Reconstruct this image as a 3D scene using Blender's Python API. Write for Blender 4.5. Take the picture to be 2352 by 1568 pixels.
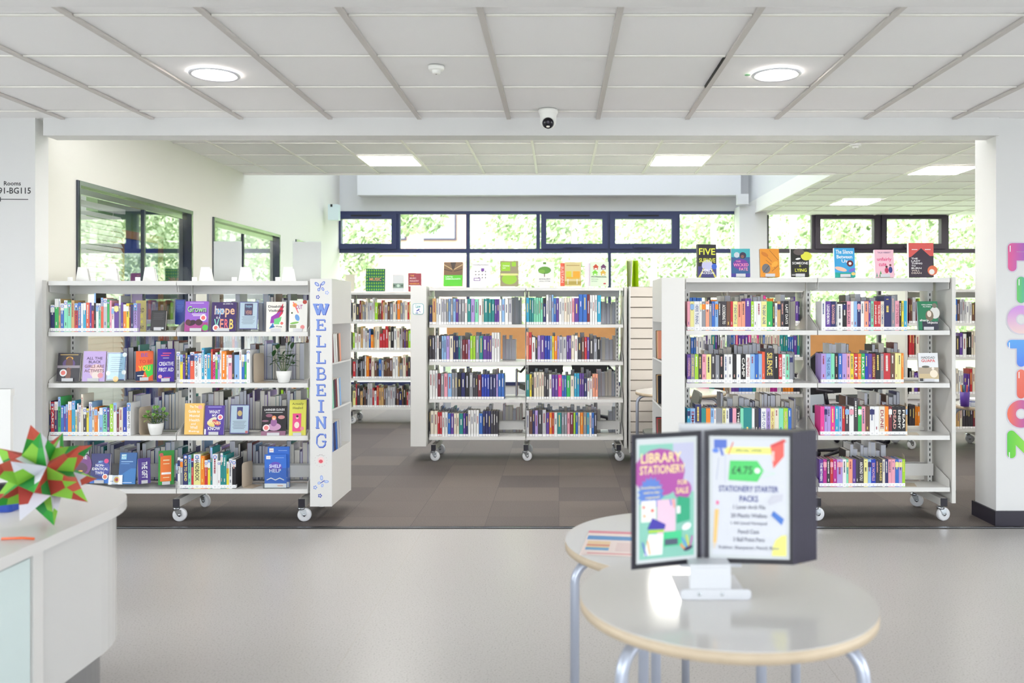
import bpy, math, random
from mathutils import Matrix, Vector
PI = math.pi
R = math.radians
S = bpy.context.scene
COL = S.collection
for o in list(bpy.data.objects): bpy.data.objects.remove(o)

# ------------------------------------------------------------------ camera, world, exposure
F = 1960.0; CX = 1284.0; CY = 713.0; EYE = 1.45       # pixels of the 2352x1568 photograph; eye height in metres
cam_d = bpy.data.cameras.new('camera'); cam = bpy.data.objects.new('camera', cam_d); COL.objects.link(cam)
cam.location = (0, 0, EYE); cam.rotation_euler = (PI/2, 0, 0)
cam_d.sensor_width = 36; cam_d.lens = F/2352*36
cam_d.shift_x = (1176-CX)/2352; cam_d.shift_y = (CY-784)/2352
cam_d.clip_start = .05; cam_d.clip_end = 300
cam_d.dof.use_dof = True; cam_d.dof.focus_distance = 6.2; cam_d.dof.aperture_fstop = 2.6
S.camera = cam
S.view_settings.view_transform = 'Standard'; S.view_settings.look = 'None'
S.view_settings.gamma = 1; S.view_settings.use_curve_mapping = False
S.view_settings.exposure = 1.42
w = bpy.data.worlds.new('world'); S.world = w; w.use_nodes = True
bg = w.node_tree.nodes['Background']; bg.inputs[0].default_value = (.93, .945, 1.0, 1); bg.inputs[1].default_value = 3.6
def portal(name, loc, rot, sx, sy):
    l = bpy.data.lights.new(name, 'AREA'); l.shape = 'RECTANGLE'; l.size = sx; l.size_y = sy
    l.cycles.is_portal = True
    o = bpy.data.objects.new(name, l); o.location = loc; o.rotation_euler = rot; COL.objects.link(o)
portal('window_daylight', (0, 13.75, 1.65), (-PI/2, 0, 0), 13.6, 2.7)
portal('rooflight_daylight', (-.2, 12.0, 4.45), (0, 0, 0), 6.5, 3.8)
portal('front_fill_daylight', (0, -3.05, 1.0), (PI/2, 0, 0), 4.8, 1.8)  # portal for the unseen rear window, sized for frontal fill
portal('office_fill_daylight', (-6.15, 7.0, 1.6), (0, -PI/2, 0), 1.8, 2.2)  # portal for the opening added to brighten the office
portal('side_fill_daylight', (6.55, .5, 1.4), (0, PI/2, 0), 2.5, 6.0)  # portals for the side windows added as fill
portal('side_fill_daylight', (-6.55, .5, 1.4), (0, -PI/2, 0), 2.5, 6.0)

# ------------------------------------------------------------------ helpers
def X(px, Y): return (px-CX)*Y/F
def Z(py, Y): return EYE+(CY-py)*Y/F
def lin(c):
    return tuple(((v/255)/12.92 if v/255 <= .04045 else ((v/255+.055)/1.055)**2.4) for v in c)
MATS = {}
def mat(name, rgb, rough=.5, metal=0., emit=0., spec=.5, bump=0., bscale=60., vary=0., vscale=8., trans=0., alpha=1.):
    if name in MATS: return MATS[name]
    m = bpy.data.materials.new(name); m.use_nodes = True; nt = m.node_tree; b = nt.nodes['Principled BSDF']
    c = lin(rgb); b.inputs['Base Color'].default_value = (*c, 1); b.inputs['Roughness'].default_value = rough
    b.inputs['Metallic'].default_value = metal; b.inputs['Specular IOR Level'].default_value = spec
    if emit: b.inputs['Emission Color'].default_value = (*c, 1); b.inputs['Emission Strength'].default_value = emit
    if trans: b.inputs['Transmission Weight'].default_value = trans
    b.inputs['Alpha'].default_value = alpha
    if bump or vary:
        tc = nt.nodes.new('ShaderNodeTexCoord')
        n = nt.nodes.new('ShaderNodeTexNoise'); n.inputs['Scale'].default_value = bscale if bump else vscale
        nt.links.new(tc.outputs['Object'], n.inputs['Vector'])
        if bump:
            bp = nt.nodes.new('ShaderNodeBump'); bp.inputs['Strength'].default_value = bump; bp.inputs['Distance'].default_value = .002
            nt.links.new(n.outputs['Fac'], bp.inputs['Height']); nt.links.new(bp.outputs[0], b.inputs['Normal'])
        if vary:
            n2 = nt.nodes.new('ShaderNodeTexNoise'); n2.inputs['Scale'].default_value = vscale; n2.inputs['Detail'].default_value = 6
            nt.links.new(tc.outputs['Object'], n2.inputs['Vector'])
            mr = nt.nodes.new('ShaderNodeMapRange'); mr.inputs[1].default_value = .3; mr.inputs[2].default_value = .7
            mr.inputs[3].default_value = 1-vary; mr.inputs[4].default_value = 1+vary
            nt.links.new(n2.outputs['Fac'], mr.inputs[0])
            mx = nt.nodes.new('ShaderNodeVectorMath'); mx.operation = 'SCALE'; mx.inputs[0].default_value = c
            nt.links.new(mr.outputs[0], mx.inputs['Scale']); nt.links.new(mx.outputs[0], b.inputs['Base Color'])
    MATS[name] = m; return m
def clearmat(name, tint=(1, 1, 1), refl=.5):
    if name in MATS: return MATS[name]
    m = bpy.data.materials.new(name); m.use_nodes = True; nt = m.node_tree; nt.nodes.remove(nt.nodes['Principled BSDF'])
    out = nt.nodes['Material Output']; t = nt.nodes.new('ShaderNodeBsdfTransparent'); t.inputs[0].default_value = (*tint, 1)
    g = nt.nodes.new('ShaderNodeBsdfGlossy'); g.inputs['Roughness'].default_value = .01
    lw = nt.nodes.new('ShaderNodeLayerWeight'); pw = nt.nodes.new('ShaderNodeMath'); pw.operation = 'POWER'; pw.inputs[1].default_value = 4
    nt.links.new(lw.outputs['Facing'], pw.inputs[0])
    ml = nt.nodes.new('ShaderNodeMath'); ml.operation = 'MULTIPLY_ADD'; ml.inputs[1].default_value = .9*refl; ml.inputs[2].default_value = .04*refl; ml.use_clamp = True
    mx = nt.nodes.new('ShaderNodeMixShader'); nt.links.new(pw.outputs[0], ml.inputs[0]); nt.links.new(ml.outputs[0], mx.inputs[0])
    nt.links.new(t.outputs[0], mx.inputs[1]); nt.links.new(g.outputs[0], mx.inputs[2]); nt.links.new(mx.outputs[0], out.inputs[0])
    MATS[name] = m; return m
PAL = dict(wh=((232, 232, 232), 'white'), cr=((228, 218, 200), 'cream'), gy=((140, 142, 150), 'grey'), lg=((190, 190, 196), 'light grey'),
 dk=((62, 58, 66), 'charcoal'), bk=((28, 26, 32), 'black'), nv=((38, 42, 100), 'navy'), bl=((50, 105, 190), 'blue'), rb=((35, 60, 175), 'royal blue'),
 lb=((140, 180, 225), 'light blue'), cy=((45, 160, 200), 'cyan blue'), tl=((35, 135, 135), 'teal'), gn=((50, 175, 90), 'green'), lm=((160, 210, 50), 'lime green'),
 mt=((130, 215, 180), 'mint green'), yl=((235, 215, 60), 'yellow'), py=((232, 226, 150), 'pale yellow'), ro=((228, 92, 62), 'orange red'),
 rd=((195, 45, 55), 'red'), mr=((120, 38, 52), 'maroon'), pk=((232, 160, 178), 'pink'), hp=((228, 60, 150), 'hot pink'), mg=((180, 40, 140), 'magenta'),
 pu=((95, 60, 150), 'purple'), li=((175, 150, 215), 'lilac'), br=((105, 72, 58), 'brown'), tn=((205, 165, 110), 'tan'), sm=((238, 160, 132), 'salmon'),
 **{'or': ((238, 135, 35), 'orange')})
def cm(c):
    """Book-cover stock in a palette colour or an explicit rgb."""
    if isinstance(c, str): return mat('cover_'+c, PAL[c][0], .42)
    return mat('print_%d_%d_%d' % tuple(c), c, .42)
class MB:
    def __init__(s): s.v = []; s.f = []; s.mi = []; s.ms = []; s.M = None; s.smooth = set()
    def _m(s, m):
        if m not in s.ms: s.ms.append(m)
        return s.ms.index(m)
    def add(s, vs, fs, m, smooth=False):
        b = len(s.v)
        for p in vs:
            p = Vector(p); s.v.append(tuple(s.M @ p) if s.M else tuple(p))
        i = s._m(m)
        for f in fs:
            if smooth: s.smooth.add(len(s.f))
            s.f.append([b+k for k in f]); s.mi.append(i)
        return s
    def box(s, x0, x1, y0, y1, z0, z1, m):
        if x0 > x1: x0, x1 = x1, x0
        if y0 > y1: y0, y1 = y1, y0
        if z0 > z1: z0, z1 = z1, z0
        return s.add([(x0,y0,z0),(x1,y0,z0),(x1,y1,z0),(x0,y1,z0),(x0,y0,z1),(x1,y0,z1),(x1,y1,z1),(x0,y1,z1)],
              [(0,3,2,1),(4,5,6,7),(0,1,5,4),(1,2,6,5),(2,3,7,6),(3,0,4,7)], m)
    def rbox(s, x0, x1, y0, y1, z0, z1, r, m, ax='z', n=3):
        """box with four edges along axis ax rounded"""
        if ax == 'z': a0, a1, b0, b1, c0, c1 = x0, x1, y0, y1, z0, z1
        elif ax == 'y': a0, a1, b0, b1, c0, c1 = x0, x1, z0, z1, y0, y1
        else: a0, a1, b0, b1, c0, c1 = y0, y1, z0, z1, x0, x1
        P = []
        for cx_, cy_, t0 in ((a1-r, b1-r, 0), (a0+r, b1-r, 90), (a0+r, b0+r, 180), (a1-r, b0+r, 270)):
            for k in range(n+1):
                t = R(t0+90*k/n); P.append((cx_+r*math.cos(t), cy_+r*math.sin(t)))
        return s.prism(P, c0, c1, m, ax)
    def prism(s, P, c0, c1, m, ax='z', smooth=False):
        n = len(P)
        def q(a, b, c): return (a, b, c) if ax == 'z' else ((a, c, b) if ax == 'y' else (c, a, b))
        vs = [q(a, b, c0) for a, b in P]+[q(a, b, c1) for a, b in P]
        s.add(vs, [list(range(n))[::-1], list(range(n, 2*n))], m)
        b = len(s.v)-2*n; i = s._m(m)
        for k in range(n):
            if smooth: s.smooth.add(len(s.f))
            s.f.append([b+k, b+(k+1) % n, b+n+(k+1) % n, b+n+k]); s.mi.append(i)
        return s
    def tube(s, pts, r, m, n=10, caps=True):
        pts = [Vector(p) for p in pts]; rs = r if isinstance(r, (list, tuple)) else [r]*len(pts)
        vs = []; up = None
        for i, p in enumerate(pts):
            a = pts[max(i-1, 0)]; b = pts[min(i+1, len(pts)-1)]; d = (b-a).normalized()
            if up is None: up = Vector((0, 0, 1)) if abs(d.z) < .9 else Vector((1, 0, 0))
            e1 = d.cross(up).normalized(); e2 = e1.cross(d).normalized(); up = e2
            for k in range(n):
                t = 2*PI*k/n; vs.append(p+(e1*math.cos(t)+e2*math.sin(t))*rs[i])
        fs = []
        for i in range(len(pts)-1):
            for k in range(n): fs.append((i*n+k, i*n+(k+1) % n, (i+1)*n+(k+1) % n, (i+1)*n+k))
        s.add(vs, fs, m, True)
        if caps:
            b = len(s.v)-len(vs); i = s._m(m)
            s.f.append([b+k for k in range(n)][::-1]); s.mi.append(i)
            s.f.append([len(s.v)-n+k for k in range(n)]); s.mi.append(i)
        return s
    def lathe(s, prof, m, n=24, c=(0, 0, 0), axis='z'):
        vs = []
        for r, z in prof:
            for k in range(n):
                t = 2*PI*k/n; a, b = r*math.cos(t), r*math.sin(t)
                vs.append((c[0]+a, c[1]+b, c[2]+z) if axis == 'z' else ((c[0]+a, c[1]+z, c[2]+b) if axis == 'y' else (c[0]+z, c[1]+a, c[2]+b)))
        fs = []
        for i in range(len(prof)-1):
            for k in range(n): fs.append((i*n+k, i*n+(k+1) % n, (i+1)*n+(k+1) % n, (i+1)*n+k))
        return s.add(vs, fs, m, True)
    def build(s, name, parent=None, **props):
        me = bpy.data.meshes.new(name); me.from_pydata(s.v, [], s.f)
        for m in s.ms: me.materials.append(m)
        me.polygons.foreach_set('material_index', s.mi)
        if s.smooth:
            sm = [i in s.smooth for i in range(len(s.f))]; me.polygons.foreach_set('use_smooth', sm)
        me.update()
        o = bpy.data.objects.new(name, me); COL.objects.link(o)
        if parent: o.parent = parent; o.matrix_parent_inverse = Matrix()
        for k, v in props.items(): o[k] = v
        return o
def thing(name, label, cat, loc=(0, 0, 0), rot=(0, 0, 0), group=None):
    o = bpy.data.objects.new(name, None); COL.objects.link(o); o.location = loc; o.rotation_euler = rot
    o.empty_display_size = .1; return tag(o, label, cat, group)
def tag(o, label, cat, group=None):
    o['label'] = label; o['category'] = cat
    if group: o['group'] = group
    return o
def struct(mb, name, **k): return mb.build(name, kind='structure', **k)
_TXT = {}
def text_geo(t, bold=True):
    """lettering of string t scaled to the unit square: (verts, faces, aspect)"""
    if (t, bold) in _TXT: return _TXT[(t, bold)]
    cu = bpy.data.curves.new('lettering', 'FONT'); cu.body = t; cu.resolution_u = 2; cu.offset = .016 if bold else 0; cu.align_x = 'LEFT'
    ob = bpy.data.objects.new('lettering', cu); COL.objects.link(ob)
    me = bpy.data.meshes.new_from_object(ob.evaluated_get(bpy.context.evaluated_depsgraph_get()))
    vs = [v.co.copy() for v in me.vertices]; fs = [list(p.vertices) for p in me.polygons]
    bpy.data.objects.remove(ob); bpy.data.curves.remove(cu); bpy.data.meshes.remove(me)
    if not vs: _TXT[(t, bold)] = ([], [], 1); return _TXT[(t, bold)]
    x0 = min(v.x for v in vs); x1 = max(v.x for v in vs); y0 = min(v.y for v in vs); y1 = max(v.y for v in vs)
    g = ([((v.x-x0)/(x1-x0), (v.y-y0)/(y1-y0)) for v in vs], fs, (x1-x0)/(y1-y0)); _TXT[(t, bold)] = g; return g
def draw(mb, ops, x0, z0, W, H, y, step=-.00025):
    """print ops on a vertical face lying in the plane y; (u, v) run 0..1 from the lower left corner"""
    a = H/W
    for k, op in enumerate(ops):
        yy = y+step*(k+1); t = op[0]; c = cm(op[-1])
        def q(u, v): return (x0+u*W, yy, z0+v*H)
        if t == 'r': _, u0, v0, u1, v1, _c = op; P = [(u0, v0), (u1, v0), (u1, v1), (u0, v1)]
        elif t == 'p': P = op[1]
        elif t == 'c':
            _, u, v, r, _c = op; P = [(u+r*math.cos(2*PI*i/20), v+r/a*math.sin(2*PI*i/20)) for i in range(20)]
        elif t == 'e':
            _, u, v, ru, rv, an, _c = op; P = []
            for i in range(16):
                p_, s_ = ru*math.cos(2*PI*i/16), rv*math.sin(2*PI*i/16); ca, sa = math.cos(R(an)), math.sin(R(an))
                P.append((u+p_*ca-s_*sa, v+(p_*sa+s_*ca)/a))
        elif t == 'l':
            _, u0, v0, u1, v1, th, _c = op; dx, dy = u1-u0, (v1-v0)*a; L = math.hypot(dx, dy) or 1; nx, ny = -dy/L*th/2, dx/L*th/2/a
            P = [(u0+nx, v0+ny), (u0-nx, v0-ny), (u1-nx, v1-ny), (u1+nx, v1+ny)]
        elif t in ('t', 'v'):
            _, s_, u0, v0, u1, v1, _c = op; vs, fs, asp = text_geo(s_)
            if t == 't': mb.add([q(u0+(u1-u0)*p[0], v0+(v1-v0)*p[1]) for p in vs], fs, c)
            else: mb.add([q(u0+(u1-u0)*p[1], v1-(v1-v0)*p[0]) for p in vs], fs, c)      # reads top to bottom
            continue
        mb.add([q(*p) for p in P], [list(range(len(P)))], c)
ORD = 'zeroth first second third fourth fifth sixth seventh eighth ninth tenth eleventh twelfth thirteenth fourteenth fifteenth sixteenth seventeenth eighteenth nineteenth twentieth'.split()
def ordw(n):
    if n <= 20: return ORD[n]
    return ('twenty-' if n < 30 else 'thirty-')+ORD[n % 10] if n % 10 else 'thirtieth'

WHITE = mat('painted_wall', (218, 218, 218), .6, bump=.05, bscale=120)
WALLL = mat('painted_wall_cream', (214, 212, 204), .6, bump=.05, bscale=120)
STEEL = mat('white_powder_coat', (222, 221, 219), .38, spec=.4)
LAMP = mat('lamp_diffuser', (255, 252, 245), .5, emit=14.0); LAMP2 = mat('downlight_diffuser', (255, 250, 243), .5, emit=45.0); RING = mat('lamp_ring', (215, 216, 222), .3)
STEEL2 = mat('ivory_panel', (216, 214, 210), .45)
SLOT = mat('slot_black', (30, 30, 32), .7)
BLACK = mat('black_plastic', (28, 26, 38), .45)
CHROME = mat('chrome', (190, 195, 200), .25, metal=1)
NYLON = mat('white_nylon', (225, 226, 230), .35)
PAGES = mat('page_edges', (222, 218, 210), .85)
PAGEW = mat('page_edges_white', (205, 207, 218), .85)
TAG = mat('class_label_paper', (238, 238, 240), .5)
TAGINK = mat('class_label_ink', (120, 120, 130), .6)
FRAME = mat('window_frame_slate', (44, 52, 92), .45)
FRAME2 = mat('window_frame_brownish', (58, 48, 66), .45)
GLASS = clearmat('window_glass', (.97, .99, .98), .9)
ACRYL = clearmat('clear_acrylic', (.94, .96, .97), 1.0)
GREYTAB = mat('frosted_acrylic', (205, 205, 210), .4)

# ------------------------------------------------------------------ setting: floors
def floor_mat():
    m = mat('vinyl_floor', (172, 167, 162), .3, spec=.35); nt = m.node_tree; b = nt.nodes['Principled BSDF']
    tc = nt.nodes.new('ShaderNodeTexCoord'); n = nt.nodes.new('ShaderNodeTexNoise'); n.inputs['Scale'].default_value = 130; n.inputs['Detail'].default_value = 3
    nt.links.new(tc.outputs['Object'], n.inputs['Vector']); cr = nt.nodes.new('ShaderNodeValToRGB')
    cr.color_ramp.elements[0].position = .32; cr.color_ramp.elements[0].color = (*lin((142, 139, 136)), 1)
    cr.color_ramp.elements[1].position = .42; cr.color_ramp.elements[1].color = (*lin((177, 174, 172)), 1)
    e = cr.color_ramp.elements.new(.7); e.color = (*lin((183, 180, 178)), 1)
    nt.links.new(n.outputs['Fac'], cr.inputs[0]); nt.links.new(cr.outputs[0], b.inputs['Base Color'])
    bp = nt.nodes.new('ShaderNodeBump'); bp.inputs['Strength'].default_value = .08; bp.inputs['Distance'].default_value = .001
    nt.links.new(n.outputs['Fac'], bp.inputs['Height']); nt.links.new(bp.outputs[0], b.inputs['Normal']); return m
def carpet_mat():
    m = mat('carpet_tiles', (110, 104, 104), .72, spec=.4); nt = m.node_tree; b = nt.nodes['Principled BSDF']
    tc = nt.nodes.new('ShaderNodeTexCoord'); ck = nt.nodes.new('ShaderNodeTexBrick'); ck.offset = 0
    ck.inputs['Scale'].default_value = 1; ck.inputs['Brick Width'].default_value = .5; ck.inputs['Row Height'].default_value = .5; ck.inputs['Mortar Size'].default_value = .0015
    ck.inputs['Color1'].default_value = (*lin((108, 99, 94)), 1); ck.inputs['Color2'].default_value = (*lin((88, 81, 80)), 1); ck.inputs['Mortar'].default_value = (*lin((74, 69, 70)), 1)
    nt.links.new(tc.outputs['Object'], ck.inputs['Vector'])
    n = nt.nodes.new('ShaderNodeTexNoise'); n.inputs['Scale'].default_value = 160; n.inputs['Detail'].default_value = 4; nt.links.new(tc.outputs['Object'], n.inputs['Vector'])
    mr = nt.nodes.new('ShaderNodeMapRange'); mr.inputs[1].default_value = .3; mr.inputs[2].default_value = .7; mr.inputs[3].default_value = .72; mr.inputs[4].default_value = 1.28
    nt.links.new(n.outputs['Fac'], mr.inputs[0]); mx = nt.nodes.new('ShaderNodeVectorMath'); mx.operation = 'SCALE'
    nt.links.new(ck.outputs[0], mx.inputs[0]); nt.links.new(mr.outputs[0], mx.inputs['Scale']); nt.links.new(mx.outputs[0], b.inputs['Base Color'])
    bp = nt.nodes.new('ShaderNodeBump'); bp.inputs['Strength'].default_value = .5; bp.inputs['Distance'].default_value = .004
    nt.links.new(n.outputs['Fac'], bp.inputs['Height']); nt.links.new(bp.outputs[0], b.inputs['Normal']); return m
THR = 5.70
struct(MB().box(-6.5, 6.5, -3, THR, -.1, 0, floor_mat()), 'floor_entrance')
struct(MB().box(-7, 9, THR, 14, -.1, 0, carpet_mat()), 'floor')
b_ = MB().box(-3.9, 3.1, THR-.03, THR+.025, 0, .004, mat('threshold_dark', (30, 26, 30), .5)).box(-3.9, 3.1, THR-.012, THR-.004, .004, .006, CHROME)
struct(b_, 'trim_1')
b_ = MB().box(-.9, -.897, .5, THR-.03, 0, .0006, mat('floor_seam', (176, 172, 166), .4)).box(1.1, 1.103, .5, THR-.03, 0, .0006, MATS['floor_seam'])
struct(b_, 'trim_2')

# ------------------------------------------------------------------ ceilings
CH = EYE+1.292
CEIL = mat('ceiling_tile', (244, 243, 243), .8, bump=.12, bscale=260, vary=.012, vscale=1.2)
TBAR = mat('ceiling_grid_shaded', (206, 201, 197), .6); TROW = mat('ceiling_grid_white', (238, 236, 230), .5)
b_ = MB().box(-6.5, 6.5, 3.55, 5.9, CH+.006, CH+.08, CEIL)
struct(b_, 'ceiling')
struct(MB().box(-6.5, 6.5, -3, 3.55, CH-.03, CH+.08, mat('ceiling_plaster', (236, 235, 235), .7)), 'ceiling_margin')
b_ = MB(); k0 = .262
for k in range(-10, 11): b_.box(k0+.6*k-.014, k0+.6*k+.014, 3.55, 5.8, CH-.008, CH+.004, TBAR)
for k in range(4):
    y = 3.735+.6*k
    for c in range(-10, 11): b_.box(k0+.6*c+.018, k0+.6*(c+1)-.018, y-.008, y+.008, CH-.004, CH+.004, TROW)
xk = k0+.6*1
b_.box(xk-.022, xk-.0145, 4.345, 4.93, CH-.006, CH+.0055, SLOT)
struct(b_, 'trim_3')
BY = 5.74; BZ = Z(311, BY)
struct(MB().box(-3.47, 2.96, BY, BY+.16, BZ, CH+.01, WHITE), 'beam', label='white ceiling beam across the opening')
H2 = EYE+1.56; VX0, VX1, VY0, VY1 = -3.6, 3.11, 9.76, 14.0
b_ = MB()
b_.box(-7, 9, 5.86, VY0-.02, H2+.006, H2+.2, CEIL); b_.box(VX1+.02, 9, VY0-.02, 14, H2+.006, H2+.2, CEIL)
struct(b_, 'ceiling_library')
b_ = MB(); G2 = .35
for k in range(-7, 15):
    x = G2+.6*k; y1 = VY0 if x < VX1+.02 else 13.95
    b_.box(x-.012, x+.012, 5.9, y1, H2-.004, H2+.004, TROW)
for k in range(-4, 9):
    y = 8.56+.6*k
    b_.box(VX1 if y > VY0+.01 else -3.6, 8.9, y-.008, y+.008, H2-.003, H2+.004, TROW)
b_.box(-3.6, VX1+.04, VY0-.04, VY0, H2-.012, H2+.2, TROW); b_.box(VX1, VX1+.04, VY0, 14, H2-.012, H2+.2, TROW)
struct(b_, 'trim_4')
# rooflight shaft above the far ceiling
VT = 4.5
b_ = MB(); b_.box(-3.6, VX1, VY0-.1, VY0, H2+.2, VT, WHITE); b_.box(VX1, VX1+.1, VY0, 14, H2+.2, VT, WHITE)
struct(b_, 'rooflight_shaft')
b_ = MB()
for k in range(5):
    x = -3.6+k*(6.71/4); b_.box(x-.04, x+.04, VY0, 14, VT-.06, VT, STEEL)
b_.box(-3.6, 3.11, VY0, VY0+.06, VT-.06, VT, STEEL)
fr = struct(b_, 'window_4')
MB().box(-3.6, 3.11, VY0, 14, VT, VT+.01, clearmat('rooflight_glass', (.5, .52, .54), .5)).build('pane', fr)
b_ = MB(); b_.box(-3.24, 2.92, 13.7, 14.0, Z(448, 13.7), VT, WHITE)
struct(b_, 'bulkhead')

# ------------------------------------------------------------------ walls
LX = -3.6
b_ = MB(); b_.box(-6.5, -3.53, BY+.01, BY+.16, 0, CH+.08, WHITE); struct(b_, 'wall_front')
b_ = MB()
for xw in (-6.6, 6.5):
    b_.box(xw, xw+.1, -3, 5.9, 0, .15, WHITE); b_.box(xw, xw+.1, -3, 5.9, 2.65, CH+.08, WHITE); b_.box(xw, xw+.1, 3.5, 5.9, .15, 2.65, WHITE); b_.box(xw, xw+.1, -3, -2.5, .15, 2.65, WHITE)
struct(b_, 'wall_entrance_sides')
b_ = MB(); b_.box(-6.5, 6.5, -3.1, -3, 0, .15, WHITE); b_.box(-6.5, 6.5, -3.1, -3, 1.9, CH+.08, WHITE)
b_.box(-6.5, -2.4, -3.1, -3, .15, 1.9, WHITE); b_.box(2.4, 6.5, -3.1, -3, .15, 1.9, WHITE); struct(b_, 'wall_entrance')
# left wall with interior windows
WB, WT = .12, Z(413, 6.36)
wins = [(6.36, 8.36), (8.86, 10.98), (11.65, 12.75)]
b_ = MB(); y = BY+.16
for a, c in wins:
    b_.box(LX-.14, LX, y, a, 0, VT, WALLL); b_.box(LX-.14, LX, a, c, WT, VT, WALLL); b_.box(LX-.14, LX, a, c, 0, WB, WALLL); y = c
b_.box(LX-.14, LX, y, 14, 0, VT, WALLL)
struct(b_, 'wall_left')
FR = mat('interior_window_frame', (40, 48, 62), .12, spec=.9); RV = mat('interior_frame_polished', (150, 160, 140), .12, metal=.85)
IG = clearmat('interior_window_glass', (.93, .97, .95), 2.2)
for i, (a, c) in enumerate(wins):
    b_ = MB()
    b_.box(LX-.07, LX+.015, a, a+.035, WB+.035, WT-.035, FR); b_.box(LX-.07, LX+.015, c-.035, c, WB+.035, WT-.035, FR); b_.box(LX-.07, LX+.015, a, c, WT-.035, WT, FR); b_.box(LX-.07, LX+.015, a, c, WB, WB+.035, FR)
    b_.box(LX+.0155, LX+.018, a+.035, c-.001, WT-.034, WT-.002, RV); b_.box(LX+.0155, LX+.018, a+.02, a+.034, WB, WT-.002, RV); b_.box(LX+.0155, LX+.018, c-.034, c-.02, WB, WT-.036, RV)
    b_.box(LX-.065, LX-.03, a+.036, c-.036, WT-.09, WT-.036, RV)
    if i < 2:
        m = a+(c-a)*(.56 if i == 0 else .46); b_.box(LX-.06, LX-.03, m-.014, m+.014, WB+.036, WT-.092, FR)
    fr = struct(b_, 'window_%d' % (5+i))
    MB().box(LX-.05, LX-.045, a+.03, c-.03, WB+.03, WT-.03, IG).build('pane', fr)
# the small room behind the glass, outer wall openings added to brighten it
b_ = MB(); b_.box(-6.2, -6.1, 5.9, 14, 0, .8, WHITE); b_.box(-6.2, -6.1, 5.9, 14, 2.5, 2.9, WHITE); b_.box(-6.2, -6.1, 7.9, 9.2, .8, 2.5, WHITE); b_.box(-6.1, -4.1, 8.5, 8.6, 0, 2.8, WHITE); b_.box(-6.2, LX-.14, 5.8, 5.9, 0, 2.9, WHITE); struct(b_, 'wall_office')
struct(MB().box(-6.1, LX-.14, 5.9, 14, 2.8, 2.9, CEIL), 'ceiling_office')
struct(MB().box(-7, LX-.14, 5.9, 14, .0005, .004, mat('office_carpet', (60, 62, 90), .9)), 'floor_office')
BD = mat('blue_door_paint', (30, 52, 150), .35); WD = mat('varnished_wood', (176, 116, 52), .4, vary=.12, vscale=14)
GD = mat('pale_green_panel', (150, 185, 120), .5)
def door(y0, y1, n):
    b_ = MB().box(-3.95, -3.9, y0, y1, 0, 2.1, BD); d = struct(b_, 'door_%d' % n)
    MB().box(-3.96, -3.88, y0-.07, y0, 0, 2.15, WD).box(-3.96, -3.88, y1, y1+.07, 0, 2.15, WD).box(-3.96, -3.88, y0-.07, y1+.07, 2.1, 2.17, WD).build('door_frame', d)
    MB().tube([(-3.9, y1-.08, 1.0), (-3.86, y1-.08, 1.0), (-3.86, y1-.2, 1.0)], .01, CHROME).build('door_handle', d)
door(7.62, 8.3, 1); door(9.15, 9.8, 2)
struct(MB().box(-4.1, -4.0, 7.4, 10.0, 0, 2.8, GD), 'wall_office_partition')
for yy in (6.9, 9.3):  # ceiling panels added to lift the dark office
    t = thing('ceiling_panel_light', 'square light panel added to brighten the small room behind the interior windows', 'light', (-5.2, yy, 2.8), group='added office light panels'); MB().box(0, .57, 0, .57, -.012, 0, TROW).box(.012, .558, .012, .558, -.014, -.012, LAMP).build('diffuser', t)
# venetian blinds in the first and second interior windows
BLD = mat('blind_slats', (236, 232, 226), .5)
b_ = MB(); z = .3
while z < WT-.15:
    b_.M = Matrix.Translation((LX-.19, 0, z)) @ Matrix.Rotation(R(62), 4, 'Y'); b_.box(-.024, .024, 6.42, 7.4, -.0006, .0006, BLD); z += .045
b_.M = None; b_.box(LX-.22, LX-.16, 6.42, 7.4, WT-.14, WT-.1, BLD)
for yy in (6.6, 7.2): b_.tube([(LX-.162, yy, .3), (LX-.162, yy, WT-.12)], .002, BLD, 5)
tag(b_.build('venetian_blind'), 'pale venetian blind closed behind the large interior window', 'blind')
tag(MB().rbox(-4.0, -3.93, 8.63, 8.97, 1.0, 2.0, .01, mat('teal_board', (25, 165, 140), .5), 'x').build('notice_board'), 'teal green board hanging behind the wellbeing bookcase', 'board')
# right pillar with plinth
PX = 2.95
b_ = MB().box(PX, 6.5, BY+.02, BY+.31, 0, CH+.08, WHITE); struct(b_, 'wall_right')
b_ = MB().box(PX-.015, 6.5, BY, BY+.33, 0, .1, mat('plinth_black', (38, 34, 48), .5)); struct(b_, 'baseboard_right')
b_ = MB().box(-6.5, -3.515, BY-.005, BY+.17, 0, .1, MATS['plinth_black']); struct(b_, 'baseboard_front')
# back wall: sill, head, piers
BW = 14.0; WZ0 = .22; WZ1 = Z(485, BW)
wl = (X(766, BW), X(1694, BW)); wr = (X(1760, BW), 8.4)
b_ = MB()
b_.box(-7, 9, BW, BW+.2, 0, WZ0, WHITE); b_.box(-7, 9, BW, BW+.2, WZ1, VT, WHITE)
b_.box(-7, wl[0], BW, BW+.2, WZ0, WZ1, WHITE); b_.box(wl[1], wr[0], BW-.06, BW+.2, WZ0, WZ1, WHITE); b_.box(wr[1], 9, BW, BW+.2, WZ0, WZ1, WHITE)
struct(b_, 'wall_back')
struct(MB().box(9, 9.1, 5.9, 14.2, 0, VT, WHITE).box(6.5, 9, 5.8, 5.9, 0, H2+.2, WHITE), 'wall_side')
b_ = MB().box(X(1697, 13.6), X(1760, 13.6), 13.55, BW-.06, 0, H2+.1, WHITE); b_.box(X(1697, 13.5)-.03, X(1718, 13.5), 13.45, 13.56, Z(470, 13.5), Z(446, 13.5), WHITE); struct(b_, 'column')
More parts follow.
